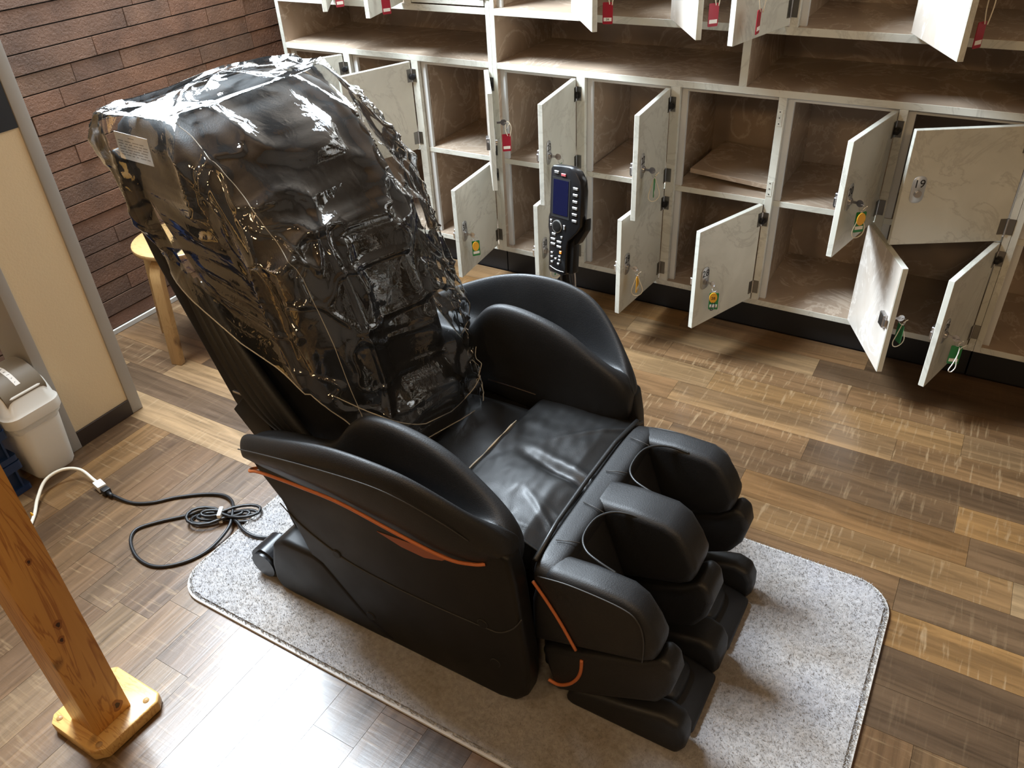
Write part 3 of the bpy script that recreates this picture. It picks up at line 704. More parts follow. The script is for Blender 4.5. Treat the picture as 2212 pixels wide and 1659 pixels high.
edge = [seat_flap(0, k / 60) for k in range(61)]
tube('frayed_edge', [(x - .001, y, z + .002) for x, y, z in edge[14:42]], 0.0022, 'cream_cord', ch, 6, taper=lambda t: 0.35 + 0.9 * abs(math.sin(t * 9)) * (1 if t < .9 else .5))
tube('flap_piping', [(p[0] + .002, p[1], p[2]) for p in [seat_flap(1, k / 60) for k in range(61)]], 0.0045, 'leather_seat', ch, 8)
tube('flap_piping', [seat_flap(k / 30, 0) for k in range(31)], 0.0038, 'leather_seat', ch, 8)
tube('flap_piping', [seat_flap(k / 30, 1) for k in range(31)], 0.0038, 'leather_seat', ch, 8)
tube('side_trim', [(-1.02, YA + .2405, .452), (-.94, YA + .2395, .452), (-.87, YA + .2385, .450)], 0.0022, 'skirting', ch, 6)
soft_box('knee_link', -.66, -.535, YA - .21, YA + .235, .30, .392, 'fabric_dark', ch, 0.02, 2)
# ---- leg rest
lr = ch
UP = [(-.600, .20), (-.598, .33), (-.580, .415), (-.555, .445), (-.47, .452), (-.385, .449), (-.352, .430), (-.322, .385), (-.304, .345), (-.312, .305), (-.340, .284)]
MID = [(-.580, .180), (-.345, .276), (-.300, .318), (-.276, .300), (-.267, .262), (-.277, .212), (-.302, .168), (-.45, .088), (-.545, .045)]
LOW = [(-.525, .022), (-.505, .070), (-.44, .090), (-.373, .101), (-.285, .126), (-.250, .116), (-.236, .085), (-.234, .045), (-.248, RT + .002), (-.30, RT + .001), (-.50, RT + .001)]
def mixp(P, dx=0, dz=0, sx=1.0): return [(x * 1.0 + dx, z + dz) for x, z in P]
walls = (('outer', .970, 1.040), ('mid', 1.192, 1.290), ('outer2', 1.450, 1.522))
for nm, y0, y1 in walls:
    big = nm == 'mid'
    prism('upper_pad', UP if not big else mixp(UP, -.004, .006), y0, y1, 'leather', lr, 0.020, 4)
    prism('middle_pad', MID, y0 + .004, y1 - .004, 'leather', lr, 0.018, 4)
    prism('foot_pad', LOW, y0 + .006, y1 - .006, 'leather', lr, 0.016, 4)
# channel backs between the pads and the top bridge
for y0, y1 in ((1.035, 1.20), (1.282, 1.456)):
    poly = [(-.600, .44), (-.535, .44), (-.520, .40), (-.440, .16), (-.455, .09), (-.58, .10), (-.61, .25)]
    prism('calf_cushion', poly, y0, y1, 'fabric_dark', lr, 0.02, 3)
    prism('sole_plate', [(-.47, RT + .001), (-.236, RT + .001), (-.232, .035), (-.26, .048), (-.44, .10), (-.47, .10)], y0, y1, 'leather', lr, 0.012, 3)
    yc_ = (y0 + y1) / 2
    soft_box('sole_bump', -.41, -.28, yc_ - .06, yc_ + .06, .03, .085, 'leather', lr, 0.02, 2, 0.012)
    # rounded upper rim of the channel with piping
    rim = [(-.43, y0 + .000, .444), (-.47, y0 + .005, .451), (-.505, y0 + .018, .453), (-.527, y0 + .045, .453), (-.533, yc_, .453), (-.527, y1 - .045, .453), (-.505, y1 - .018, .453), (-.47, y1 - .005, .451), (-.43, y1 - .000, .444)]
    tube('channel_piping', catmull(rim, 6), 0.0026, 'leather_seat', lr, 8)
    for a_, b_ in (((-.527, y0 + .03), (-.575, y0 + .015)), ((-.52, y1 - .03), (-.575, y1 - .02))):
        tube('bridge_seam', [(a_[0], a_[1], .4555), ((a_[0] + b_[0]) / 2, (a_[1] + b_[1]) / 2, .457), (b_[0], b_[1], .455)], 0.0013, 'seam', lr, 6)
soft_box('bridge', -.602, -.525, .970, 1.522, .36, .452, 'leather', lr, 0.02, 2)
tube('bridge_piping', [(-.590, .985, .448), (-.598, 1.1, .455), (-.600, 1.25, .455), (-.598, 1.4, .455), (-.588, 1.512, .448)], 0.006, 'leather_seat', lr, 8)
for ys, s in ((.966, -1), (1.526, 1)):
    tube('piping', [(p[0], ys, p[1]) for p in catmull([(-.586, .405, 0), (-.556, .363, 0), (-.521, .306, 0), (-.487, .240, 0)], 6)], 0.0036, 'orange', lr, 8)
    tube('piping', [(p[0], ys + (.006 if s < 0 else -.006), p[1]) for p in catmull([(-.476, .205, 0), (-.478, .165, 0), (-.488, .130, 0), (-.508, .098, 0), (-.535, .078, 0), (-.560, .080, 0)], 6)], 0.0042, 'orange', lr, 8)
    tube('pad_seam', [(p[0], ys - s * .001, p[1]) for p in catmull([(-.575, .425, 0), (-.50, .437, 0), (-.39, .433, 0), (-.352, .41, 0), (-.338, .36, 0), (-.338, .295, 0)], 6)], 0.0016, 'seam', lr, 6)
box('leg_hinge', -.60, -.53, 1.02, 1.47, .05, .33, 'plastic_black', ch, 0.015)
# ---- backrest
def interp(x, X, Yv): return float(np.interp(x, X, Yv))
ZF = [.30, .36, .43, .72, .80, .96, 1.10, 1.17, 1.22, 1.25, 1.268]; XF = [-.985, -.99, -1.003, -1.062, -1.074, -1.122, -1.215, -1.28, -1.35, -1.40, -1.45]
ZR = [.30, .50, .74, .91, 1.04, 1.16, 1.215, 1.25, 1.268]; XR = [-1.33, -1.385, -1.480, -1.565, -1.622, -1.656, -1.650, -1.622, -1.56]
ZW = [.30, .60, .95, 1.10, 1.20, 1.25, 1.268]; WW = [.245, .256, .266, .277, .276, .258, .215]
YBk = 1.252
def ring_pt(z, th, inset, n=6.0):
    xf, xr, w_ = interp(z, ZF, XF) - inset, interp(z, ZR, XR) + inset * .6, interp(z, ZW, WW) - inset
    c, s = math.cos(th), math.sin(th)
    px = math.copysign(abs(c) ** (2 / n), c); py = math.copysign(abs(s) ** (2 / n), s)
    return (xf + xr) / 2 + (xf - xr) / 2 * px, YBk + w_ * py, px, py
NT_ = 72
rings = []
for z in (.33, .40, .48, .56, .64, .72, .80, .88, .96, 1.03, 1.09, 1.14, 1.185, 1.215, 1.235, 1.243):
    ins = .040 + (.05 if z > 1.24 else 0.0) + (.018 if z > 1.23 else 0)
    ring = []
    for k in range(NT_):
        th = 2 * math.pi * k / NT_
        x, y, px, py = ring_pt(z, th, ins)
        if px > .55:
            d = (y - YBk)
            f = (px - .55) / .45
            x -= f * (.055 * g(d + .01, .055) * min(1, max(0, (1.16 - z) * 5)) + .012)
            x += f * .022 * (g(d - .13, .07) + g(d + .13, .07)) * (.5 + .5 * math.cos((z - .98) * 7))
            if z < .8: x -= f * .02
        ring.append((x, y, z))
    rings.append(ring)
loft('backrest', rings, 'leather', ch, 1)
# headrest pillow
pr = []
for z, wd_, th_ in ((.93, .10, .02), (.95, .125, .035), (1.02, .14, .05), (1.09, .14, .05), (1.14, .125, .035), (1.155, .10, .02)):
    xf = interp(z, ZF, XF) - .105
    pr.append([(xf + th_ * math.cos(t), YBk + wd_ * math.sin(t), z) for t in [2 * math.pi * k / 16 for k in range(16)]])
loft('head_cushion', pr, 'leather_seat', ch, 2)
# rear shell and pleated lower side cover
for s in (-1, 1):
    yy = YBk + s * .246
    y0, y1 = sorted((yy, yy - s * .03))
    prism('back_shell', [(-1.635, 1.12), (-1.61, 1.17), (-1.585, 1.15), (-1.555, 1.0), (-1.46, .74), (-1.36, .52), (-1.33, .46), (-1.40, .46), (-1.45, .56), (-1.51, .72), (-1.585, .92)], y0, y1, 'plastic_black', ch, 0.010, 3)
    for k in range(4):
        t = k / 3
        pts = [(-1.52 + .07 * t, yy - s * .012, .90 - .02 * t), (-1.44 + .10 * t, yy + s * .006, .74 - .03 * t), (-1.36 + .12 * t, yy + s * .004, .58 - .02 * t), (-1.27 + .08 * t, yy - s * .02, .47)]
        tube('side_pleat', catmull(pts, 6), 0.017, 'leather', ch, 10, taper=lambda q: .35 + .65 * math.sin(math.pi * min(1, max(0, q)) * .94 + .1))
prism('back_bracket', [(-1.46, .53), (-1.40, .595), (-1.37, .59), (-1.32, .47), (-1.33, .42), (-1.39, .44)], 1.005, 1.03, 'plastic_black', ch, 0.004, 2)
prism('back_bracket', [(-1.46, .53), (-1.40, .595), (-1.37, .59), (-1.32, .47), (-1.33, .42), (-1.39, .44)], 1.475, 1.50, 'plastic_black', ch, 0.004, 2)
box('bracket_edge', -1.435, -1.375, 1.000, 1.012, .592, .598, 'steel', ch, 0.001, None, 1)
soft_box('back_foot', -1.38, -1.02, YBk - .20, YBk + .20, .28, .50, 'fabric_dark', ch, 0.03, 2)
tube('hose', catmull([(-1.27, .985, .36), (-1.315, .985, .30), (-1.31, .985, .23), (-1.27, .985, .19), (-1.20, .985, .16)], 8), 0.010, 'rubber', ch, 10)
# care label on the near side of the headrest, with printed lines
Ml = Matrix.Translation((-1.527, YBk - .2435, 1.180)) @ Matrix.Rotation(R(3), 4, 'Y') @ Matrix.Diagonal((.82, 1, .60, 1))
lab = box('care_label', -.062, .062, -.0012, 0, -.048, .048, 'white_paper', ch, 0, Ml)
rl = random.Random(5)
for i, z in enumerate((.034, .020, .010, 0.0, -.010, -.020, -.030)):
    x = -.054
    while x < .045:
        L = rl.uniform(.008, .024) if i else .022
        if i == 0: x = -.012
        box('print_line', x, min(x + L, .054), -.0015, -.0012, z - .0018, z + .0018, 'grey_metal', lab, 0, Ml)
        x += L + rl.uniform(.003, .007)
        if i == 0: break
# ================================================================== CLEAR COVER
cv = root('plastic_cover', (-1.3, YBk, .40), 'crumpled clear plastic cover pulled over the chair backrest', 'plastic cover')
NTH, NV = 300, 190
def zmin(px, py, y):
    front = .395 + .24 * (1.5 - y)
    side = interp(px, [-1, -.55, -.2, .25, .65, .9, 1.0], [.92, .84, .775, .735, .66, .58, .50]) if py < 0 else interp(px, [-1, 0, .6, 1.0], [.85, .70, .55, .40])
    fw = max(0.0, min(1.0, (px - .93) / .06))
    return side * (1 - fw) + front * fw
def ridge(p): return 1 - abs(mn.noise(p)) * 2
cvv = []
for i in range(NTH):
    th = 2 * math.pi * (i + .5) / NTH
    _, y0_, px0, py0 = ring_pt(.7, th, 0, 5.6)
    zl = zmin(px0, py0, y0_)
    for j in range(NV):
        s = j / (NV - 1)
        TOPS = .86
        if s < TOPS:
            z = zl + (1.255 - zl) * (s / TOPS); sh = 1.0
        else:
            q_ = (s - TOPS) / (1 - TOPS); z = 1.255 + .022 * math.sin(q_ * math.pi / 2); sh = 1 - q_ * .995
        x, y, px, py = ring_pt(min(z, 1.262), th, -.003, 5.6)
        xc_ = (interp(min(z, 1.262), ZF, XF) + interp(min(z, 1.262), ZR, XR)) / 2
        x = xc_ + (x - xc_) * sh; y = YBk + (y - YBk) * sh
        nrm = Vector(((x - xc_) * 1.0, (y - YBk) * .9, 0.0 if sh > .99 else .3)); nrm.normalize()
        # long folds that run down the back, finer crumples over them
        w1 = mn.noise(Vector((y * 2.6 + 5, z * 1.7, x * 2.6)))
        w2 = mn.noise(Vector((y * 6.0, z * 4.0 + 7, x * 6.0)))
        f1 = max(0, ridge(Vector((y * 5.2 + px * 1.1 + w1 * 1.5 + z * 1.2, x * 3.0 + w1, z * 1.25 + 3.1))) - .45) ** 1.5
        f2 = max(0, ridge(Vector((y * 12 + w2 * 1.5 - z * 2.0, x * 9 + w1, z * 3.4 + 9.0))) - .60) ** 1.3
        f4 = max(0, ridge(Vector((y * 9 + w1 * 3 + z * 9.0, x * 9 + w2, z * 10 + 2.0))) - .72) ** 1.2
        f3 = mn.noise(Vector((x * 30 + w2, y * 30, z * 22)))
        low = min(1.0, max(0.0, (z - zl) / .06)) * .8 + .2
        calm = .12 if sh < 1 else (.3 if z > 1.2 else (1.0 if px > .6 else .35))
        dsp = (.060 * f1 * (1 if sh > .99 else .35) + .044 * f2 * calm + .040 * f4 * calm + .0022 * f3 * calm - .014) * low
        if px > .6: dsp -= (.040 * g((y - YBk) + .01, .05) * min(1, max(0, (1.10 - z) * 5)) * min(1, max(0, (z - .5) * 6))) * (px - .6) / .4
        if px > .6 and z < .75: dsp -= .012 * g(z - .62, .03)
        p = Vector((x, y, z)) + nrm * dsp
        p.z += .006 * f1 * low + (0.004 * mn.noise(Vector((x * 6, y * 6, 2.2))) if sh < 1 else 0)
        if y < YBk and px < .5 and z < .95: p.y -= .012 * (1 - low)
        cvv.append(p)
fc = [(i * NV + j, ((i + 1) % NTH) * NV + j, ((i + 1) % NTH) * NV + j + 1, i * NV + j + 1) for i in range(NTH) for j in range(NV - 1)]
make('film', cvv, fc, 'clear_film', cv, True)
mat('film_edge', (0.80, 0.76, 0.66), 0.12); MATS['film_edge'].node_tree.nodes['Principled BSDF'].inputs['Alpha'].default_value = 0.45
tube('hem', [cvv[i * NV] for i in range(NTH)], 0.0015, 'film_edge', cv, 6, True)
# welded seam above the front hem and down the near corner
seam = []
for i in range(NTH):
    p = cvv[i * NV]
    th = 2 * math.pi * (i + .5) / NTH
    if math.cos(th) > 0 and abs(ring_pt(.7, th, 0, 5.6)[3]) < .97:
        target = p.z + .075
        j = min(range(NV), key=lambda j: abs(cvv[i * NV + j].z - target)); seam.append((cvv[i * NV + j].y, cvv[i * NV + j] + Vector((.003, 0, 0))))
seam.sort(key=lambda t: t[0]); sp = [p for _, p in seam]
kk = np.polyfit([p.y for p in sp], [p.z for p in sp], 2); sx = [sum((q.x for q in sp[max(0, i - 6):i + 7]), 0.0) / len(sp[max(0, i - 6):i + 7]) for i in range(len(sp))]
tube('weld_seam', [(sx[i] + .004, p.y, float(np.polyval(kk, p.y))) for i, p in enumerate(sp)], 0.0013, 'film_edge', cv, 6)
def col_seam(th_deg, off=(0, 0, 0)):
    i = int(((th_deg / 360.0) * NTH)) % NTH
    return [cvv[i * NV + j] + Vector(off) for j in range(0, int(NV * .86), 2)]
tube('weld_seam', col_seam(360 - 38), 0.0009, 'film_edge', cv, 6)
tube('weld_seam', col_seam(38), 0.0009, 'film_edge', cv, 6)
# ================================================================== REMOTE CONTROL ON ITS STAND
rs = root('remote_stand', (-.905, 1.735, 0), 'black gooseneck stand holding the remote control beyond the far armrest', 'stand')
tube('stem', catmull([(-.905, 1.72, .74), (-.905, 1.735, .68), (-.90, 1.745, .55), (-.90, 1.745, .02)], 6), 0.013, 'plastic_black', rs, 12)
tube('chrome_rod', catmull([(-.882, 1.735, .72), (-.880, 1.745, .60), (-.88, 1.75, .02)], 6), 0.005, 'steel', rs, 10)
lathe('foot', [(.0, .0), (.075, .0), (.078, .008), (.03, .018), (.0, .02)], (-.90, 1.745, 0), 'plastic_black', rs, 28)
MR = Matrix.Translation((-.895, 1.715, .700)) @ Matrix.Rotation(R(-16), 4, 'Z') @ Matrix.Rotation(R(-8), 4, 'X') @ Matrix.Rotation(R(-4), 4, 'Y')
prism('clip', [(-.060, .10), (-.066, .15), (-.056, .15), (-.056, .118), (.050, .128), (.058, .145), (.064, .160), (.064, .128), (.040, .090), (.018, .075), (-.04, .07)], .002, .024, 'plastic_black', rs, 0.003, 2, MR)
rc = root('remote_control', MR @ Vector((0, 0, 0)), 'black handheld remote control with blue screen and silver buttons', 'remote control')
OUT = [(-.050, .272), (-.044, .281), (.012, .283), (.036, .274), (.052, .254), (.057, .228), (.057, .140), (.046, .122), (.016, .092), (.013, .080), (.013, .004), (.004, -.004), (-.044, -.004), (-.050, .004), (-.050, .098), (-.055, .118), (-.055, .145), (-.051, .158)]
prism('body', OUT, -.012, .016, 'plastic_gloss', rc, 0.004, 2, MR)
prism('grip', [(.013, .0), (.030, .006), (.030, .10), (.013, .085)], -.002, .022, 'plastic_black', rc, 0.003, 2, MR)
box('screen', -.038, .014, -.0135, -.012, .158, .248, 'screen', rc, 0, MR)
box('screen_bezel', -.043, .019, -.0128, -.0118, .150, .253, 'ink', rc, 0, MR)
def btn(x, z, w_, h_, m='button_silver'): box('button', x - w_ / 2, x + w_ / 2, -.0145, -.0118, z - h_ / 2, z + h_ / 2, m, rc, 0.0008, MR, 1)
for k in range(6): btn(.038, .234 - .0165 * k, .016, .0062)
btn(-.028, .266, .015, .007); btn(-.004, .262, .016, .007, 'button_red')
lathe('jog_wheel', [(0, 0), (.0145, 0), (.0145, .003), (.011, .004), (.0, .003)], (0, 0, 0), 'plastic_black', rc, 24, MR @ Matrix.Translation((-.022, -.012, .126)) @ Matrix.Rotation(R(90), 4, 'X'))
lathe('jog_ring', [(.0155, 0), (.017, 0), (.017, .0015), (.0155, .0015)], (0, 0, 0), 'button_silver', rc, 24, MR @ Matrix.Translation((-.022, -.012, .126)) @ Matrix.Rotation(R(90), 4, 'X'))
btn(-.043, .138, .006, .007); btn(-.043, .127, .006, .007); btn(.004, .128, .006, .012); btn(-.032, .104, .013, .006)
for x, z in ((-.034, .090), (-.034, .077), (-.012, .086), (-.012, .073)): btn(x, z, .016, .0055)
btn(-.004, .100, .006, .006)
for x, z in ((-.037, .052), (-.037, .041), (-.009, .047), (-.009, .037), (-.023, .038), (-.036, .027), (-.013, .026)): btn(x, z, .0075, .005)
btn(-.006, .059, .008, .008, 'button_orange')
tube('trim_line', [MR @ Vector(p) for p in catmull([(-.044, -.0125, .014), (-.020, -.0125, .008), (.008, -.0125, .008)], 6)], 0.0006, 'button_silver', rc, 6)
# ================================================================== STOOL
sc_ = (-2.60, 1.785)
sto = root('wooden_stool', (sc_[0], sc_[1], 0), 'round birch stool with bentwood legs against the brick wall', 'stool')
lathe('seat', [(0, .428), (.168, .428), (.176, .432), (.178, .440), (.176, .447), (.170, .450), (0, .450)], (*sc_, 0), 'birch', sto, 48)
for a_ in (-77, 13, 103, 193):
    M = Matrix.Translation((*sc_, 0)) @ Matrix.Rotation(R(a_), 4, 'Z')
    prof = [(.02, .402), (.10, .402), (.128, .398), (.148, .384), (.158, .362), (.162, .33), (.196, .0), (.222, .0), (.188, .335), (.182, .375), (.166, .408), (.138, .424), (.105, .428), (.02, .428)]
    prism('leg', [(x, z) for x, z in prof], -.024, .024, 'birch', sto, 0.003, 2, M)
# ================================================================== WASTE BIN AND CRATES IN THE NICHE
bn = root('waste_bin', (-2.475, .955, 0), 'white plastic swing-lid waste bin with brown flap in the niche', 'waste bin')
def rr_ring(cx, cy, hx, hy, r, z, n=5): return [(a_, b_, z) for a_, b_ in rrect(cx - hx, cx + hx, cy - hy, cy + hy, r, n)]
BX, BY = -2.475, .948
rings = [rr_ring(BX, BY, .080, .062, .028, .0), rr_ring(BX, BY, .086, .067, .03, .012), rr_ring(BX, BY, .102, .079, .034, .235)]
smooth_angle(loft('body', rings, 'bin_white', bn, 0), 45)
rings = [rr_ring(BX, BY, .113, .090, .04, .225), rr_ring(BX, BY, .115, .092, .04, .230), rr_ring(BX, BY, .115, .092, .04, .262), rr_ring(BX, BY, .108, .085, .036, .272), rr_ring(BX, BY, .098, .078, .034, .325), rr_ring(BX, BY, .070, .072, .03, .356), rr_ring(BX, BY, .030, .068, .012, .368)]
smooth_angle(loft('lid', rings, 'bin_white', bn, 0), 30)
FLP = [(.100, .308), (.084, .338), (.055, .360), (.02, .372), (-.02, .372), (-.055, .360), (-.084, .338), (-.1, .308)]
for nm, m_, e_, yh in (('flap', 'bin_flap', .011, .066),):
    v = []; 
    for x_, z_ in FLP: v += [(BX + x_, BY - yh, z_ + e_), (BX + x_, BY + yh, z_ + e_)]
    for x_, z_ in FLP: v += [(BX + x_ * .94, BY - yh, z_ - .02), (BX + x_ * .94, BY + yh, z_ - .02)]
    n_ = len(FLP); f = [(2 * i, 2 * i + 2, 2 * i + 3, 2 * i + 1) for i in range(n_ - 1)] + [(2 * n_ + 2 * i, 2 * n_ + 2 * i + 1, 2 * n_ + 2 * i + 3, 2 * n_ + 2 * i + 2) for i in range(n_ - 1)]
    f += [(2 * i, 2 * n_ + 2 * i, 2 * n_ + 2 * i + 2, 2 * i + 2) for i in range(n_ - 1)] + [(2 * i + 1, 2 * i + 3, 2 * n_ + 2 * i + 3, 2 * n_ + 2 * i + 1) for i in range(n_ - 1)] + [(0, 1, 2 * n_ + 1, 2 * n_), (2 * n_ - 2, 4 * n_ - 2, 4 * n_ - 1, 2 * n_ - 1)]
    fo = make(nm, v, f, m_, bn); smooth_angle(fo, 40)
sv = []
for x_, z_ in FLP[1:-2]: sv += [(BX + x_, BY - .012, z_ + .0122), (BX + x_, BY + .004, z_ + .0122)]
strip = make('label_strip', sv, [(2 * i, 2 * i + 2, 2 * i + 3, 2 * i + 1) for i in range(len(sv) // 2 - 1)], 'white_paper', fo)
rl = random.Random(9)
for k in range(8):      # handwriting on the strip
    t = .08 + .11 * k; q_ = t * (len(FLP) - 4); i = min(int(q_), len(FLP) - 5); w_ = q_ - i
    xa = FLP[1 + i][0] * (1 - w_) + FLP[2 + i][0] * w_; za = FLP[1 + i][1] * (1 - w_) + FLP[2 + i][1] * w_ + .0130
    pts = [(BX + xa + rl.uniform(-.004, .004), BY - .004 + rl.uniform(-.005, .005), za) for _ in range(4)]
    tube('pen_stroke', pts, 0.0005, 'ink', strip, 5)
rings = []
for z, e in ((.232, .006), (.222, .010), (.210, .008), (.200, .003)):
    ring = []
    for n_, (a_, b_, zz) in enumerate(rr_ring(BX, BY, .102 + e - .003, .080 + e - .003, .036, z)):
        k_ = mn.noise(Vector((a_ * 40, b_ * 40, z * 20))) * .006
        ring.append((a_ + k_, b_ + k_, zz - (abs(mn.noise(Vector((a_ * 25, b_ * 25, 0)))) * .02 if z < .205 else 0)))
    rings.append(ring)
smooth_angle(loft('bag_rim', rings, 'bag_film', bn, 0, cap=False), 60)
def crate(z, label):
    r = root('blue_crate', (-2.53, .66, z), label, 'crate', 'stacked blue crates')
    x0, x1, y0, y1, h = -2.70, -2.405, .42, .843, .118
    box('crate_floor', x0 + .01, x1 - .01, y0 + .01, y1 - .01, z + .004, z + .012, 'crate_blue', r)
    for a in ((x1 - .012, x1 - .008, y0, y1 - .012), (x0 + .008, x0 + .012, y0, y1 - .012), (x0, x1 - .012, y1 - .014, y1 - .010), (x0, x1 - .012, y0 + .008, y0 + .012)): box('wall_panel', *a, z, z + h, 'crate_blue', r, 0.001, None, 1)
    for zz, hh, e in ((z + h - .032, .030, .010), (z, .020, .008)):
        bm = bmesh.new()
        O = rrect(x0 - e, x1 + e, y0 - e, y1 + e, .008, 2); I = rrect(x0 + .012, x1 - .012, y0 + .012, y1 - .012, .004, 2)
        vo0 = [bm.verts.new((a, b, zz)) for a, b in O]; vo1 = [bm.verts.new((a, b, zz + hh)) for a, b in O]; vi0 = [bm.verts.new((a, b, zz)) for a, b in I]; vi1 = [bm.verts.new((a, b, zz + hh)) for a, b in I]
        n_ = len(O)
        for i in range(n_):
            j = (i + 1) % n_
            for q_ in ((vo0[i], vo0[j], vo1[j], vo1[i]), (vi0[i], vi1[i], vi1[j], vi0[j]), (vo1[i], vo1[j], vi1[j], vi1[i]), (vo0[i], vi0[i], vi0[j], vo0[j])): bm.faces.new(q_)
        from_bm('rim', bm, 'crate_blue', r)
    for yy in (.50, .60, .70, .775, .828): box('rib', x1 - .010, x1 + .006, yy - .003, yy + .003, z + .02, z + h - .03, 'crate_blue', r)
    return r
crate(0.001, 'bottom blue plastic crate on the floor beside the waste bin'); crate(.120, 'middle blue plastic crate of the stack beside the waste bin'); crate(.239, 'top blue plastic crate of the stack beside the waste bin')
# ================================================================== WOODEN POST
ps = root('wooden_post', (-1.457, .4235, 0), 'square knotty pine post in a flat pine foot in the left foreground', 'post')
px0, px1, py0, py1 = -1.503, -1.408, .376, .469
box('post', px0, px1, py0, py1, .0352, 2.55, 'pine_post', ps, 0.003)
mat('knot_halo', (0.30, 0.11, 0.025), 0.45)
for ky, kz, kr in ((.420, .382, .006), (.412, .342, .005), (.443, .069, .008), (.430, .561, .004)):
    for nm_, q_, e_, m_ in (('knot', 1.5, .0003, 'knot_halo'), ('knot_core', .7, .0005, 'knot')):
        prism(nm_, [(ky + q_ * kr * (1 + .25 * math.sin(3 * t + ky * 90)) * math.cos(t), kz + 1.5 * q_ * kr * math.sin(t)) for t in np.linspace(0, 2 * math.pi, 19)[:-1]], px1 - .001, px1 + e_, m_, ps, 0, axis='x')
fp = [(-1.535, .345), (-1.388, .345), (-1.366, .367), (-1.360, .505), (-1.378, .524), (-1.530, .524), (-1.553, .502), (-1.553, .363)]
prism('foot_plate', fp, 0.0, .035, 'pine_base', ps, 0.005, 2, axis='z')
for x_, y_ in ((-1.386, .494), (-1.529, .364), (-1.388, .366), (-1.528, .500)):
    lathe('screw_plug', [(0, 0), (.0075, 0), (.0075, .001), (.005, .0035), (0, .0045)], (x_, y_, .035), 'yellow_tag' if False else 'birch', ps, 16)
# ================================================================== CORDS
wc = root('white_power_cord', (-2.258, .766, 0), 'white extension cord curving out from behind the post', 'cord')
tube('cord', catmull([(-2.20, .70, .006), (-2.258, .766, .008), (-2.303, .812, .02), (-2.335, .870, .04), (-2.325, .925, .045), (-2.285, .958, .035), (-2.225, .958, .016), (-2.205, .956, .0145)], 8), 0.0052, 'cream_cord', wc, 10)
MP = Matrix.Translation((-2.198, .953, .0145)) @ Matrix.Rotation(math.atan2(-.010, .05), 4, 'Z')
box('socket', -.004, .036, -.014, .014, -.012, .012, 'white_plastic', wc, 0.004, MP)
tube('yellow_tie', [(-2.262 + .006 * math.cos(t), .760 + .003, .010 + .010 * math.sin(t)) for t in np.linspace(0, 2 * math.pi, 16)[:-1]], 0.002, 'yellow_tag', wc, 6, True)
bc = root('black_power_cord', (-1.75, 1.04, 0), 'black power cord with a coiled bundle running to the massage chair', 'cord')
MP2 = Matrix.Translation((-2.158, .945, .0135)) @ Matrix.Rotation(math.atan2(-.006, .05), 4, 'Z')
box('plug', .0, .026, -.012, .012, -.011, .011, 'rubber', bc, 0.004, MP2)
tube('plug_neck', [MP2 @ Vector((.024, 0, 0)), MP2 @ Vector((.05, 0, -.003))], 0.0068, 'rubber', bc, 10)
cb = [(-2.12, .942, .010), (-2.034, .950, .0055), (-1.974, .982, .0055), (-1.927, 1.032, .0055), (-1.857, 1.085, .006), (-1.797, 1.109, .008), (-1.745, 1.100, .014), (-1.700, 1.064, .022), (-1.660, 1.006, .018), (-1.657, .925, .006), (-1.684, .857, .0055), (-1.742, .807, .0055), (-1.817, .803, .0055), (-1.892, .836, .0055), (-1.920, .878, .0055), (-1.888, .930, .0055), (-1.832, .989, .006), (-1.783, 1.034, .012), (-1.724, 1.042, .016)]
tube('cord', catmull(cb, 8), 0.0050, 'rubber', bc, 10)
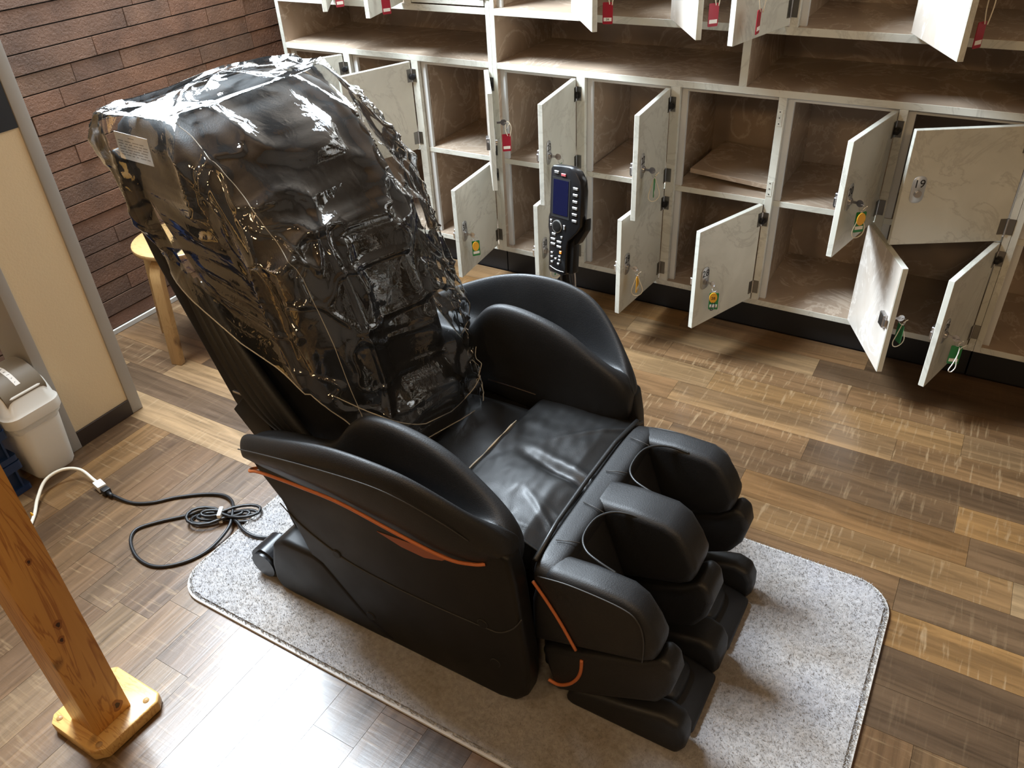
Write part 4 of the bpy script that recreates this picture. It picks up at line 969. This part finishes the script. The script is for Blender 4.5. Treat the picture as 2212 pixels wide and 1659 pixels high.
for k, (s0, s1, w0, w1) in enumerate(((.105, .10, .030, .026), (.085, .075, .020, .016), (.115, .055, .042, .012), (.07, .11, .012, .034))):
    ctr = np.array([-1.712, 1.043]); dx_ = np.array([.84, .54]); dy_ = np.array([-.54, .84]); pts = []
    for t in np.linspace(0, 2 * math.pi, 24)[:-1]:
        c_, s_ = math.cos(t), math.sin(t)
        L = (s1 if c_ > 0 else s0); wd_ = (w1 if c_ > 0 else w0) * abs(c_) ** .5 * 1.15
        p = ctr + dx_ * L * c_ + dy_ * (wd_ * s_ * 1.2 + .004 * math.sin(k * 2.1) * (1 - abs(c_)))
        pts.append((p[0], p[1], .009 + .0065 * k + .003 * math.sin(t * 2 + k)))
    tube('coil_loop', pts, 0.0048, 'rubber', bc, 8, True)
tube('cord', catmull([(-1.69, 1.045, .02), (-1.652, 1.036, .022), (-1.60, 1.018, .024), (-1.55, 1.020, .022), (-1.50, 1.045, .022), (-1.44, 1.075, .024), (-1.36, 1.11, .03), (-1.29, 1.12, .06), (-1.265, 1.13, .08)], 6), 0.0050, 'rubber', bc, 10)
box('cable_tie', -.006, .006, -.020, .020, .002, .036, 'white_paper', bc, 0.003, Matrix.Translation((-1.722, 1.037, 0)) @ Matrix.Rotation(R(33), 4, 'Z'))
# ================================================================== SIGN ON THE PARTITION
sg = box('wall_sign', -2.4395, -2.436, .70, 1.270, 1.040, 1.62, 'sign_black'); tag(sg, 'black wall sign with a yellow rounded border at the left edge', 'sign')
bo = rrect(.76, 1.236, 1.075, 1.585, .035, 6)
tube('border', [(-2.4358, a_, b_) for a_, b_ in bo], 0.0028, 'sign_yellow', sg, 6, True)
# ================================================================== CEILING LAMPS (behind the camera)
def pendant(x, y, z, power, label):
    r = root('pendant_lamp', (x, y, z), label, 'lamp', 'pendant lamps')
    lathe('shade', [(.0, .20), (.03, .20), (.05, .17), (.17, .06), (.18, .0), (.172, .0), (.05, .15), (0, .16)], (x, y, z), 'grey_metal', r, 32)
    tube('cord', [(x, y, z + .2), (x, y, ZC)], .004, 'rubber', r, 6)
    l = bpy.data.lights.new('bulb_light', 'POINT'); l.energy = power; l.color = (1.0, .68, .36); l.shadow_soft_size = .16
    o = bpy.data.objects.new('bulb_light', l); o.matrix_basis = Matrix.Translation((x, y, z - .12)); link(o, r)
pendant(-1.3, -.75, 2.5, 40, 'grey metal pendant lamp behind the camera on the left')
pendant(.35, -.9, 2.5, 34, 'grey metal pendant lamp straight behind the camera')
pendant(1.7, -.2, 2.5, 46, 'grey metal pendant lamp behind the camera on the right')
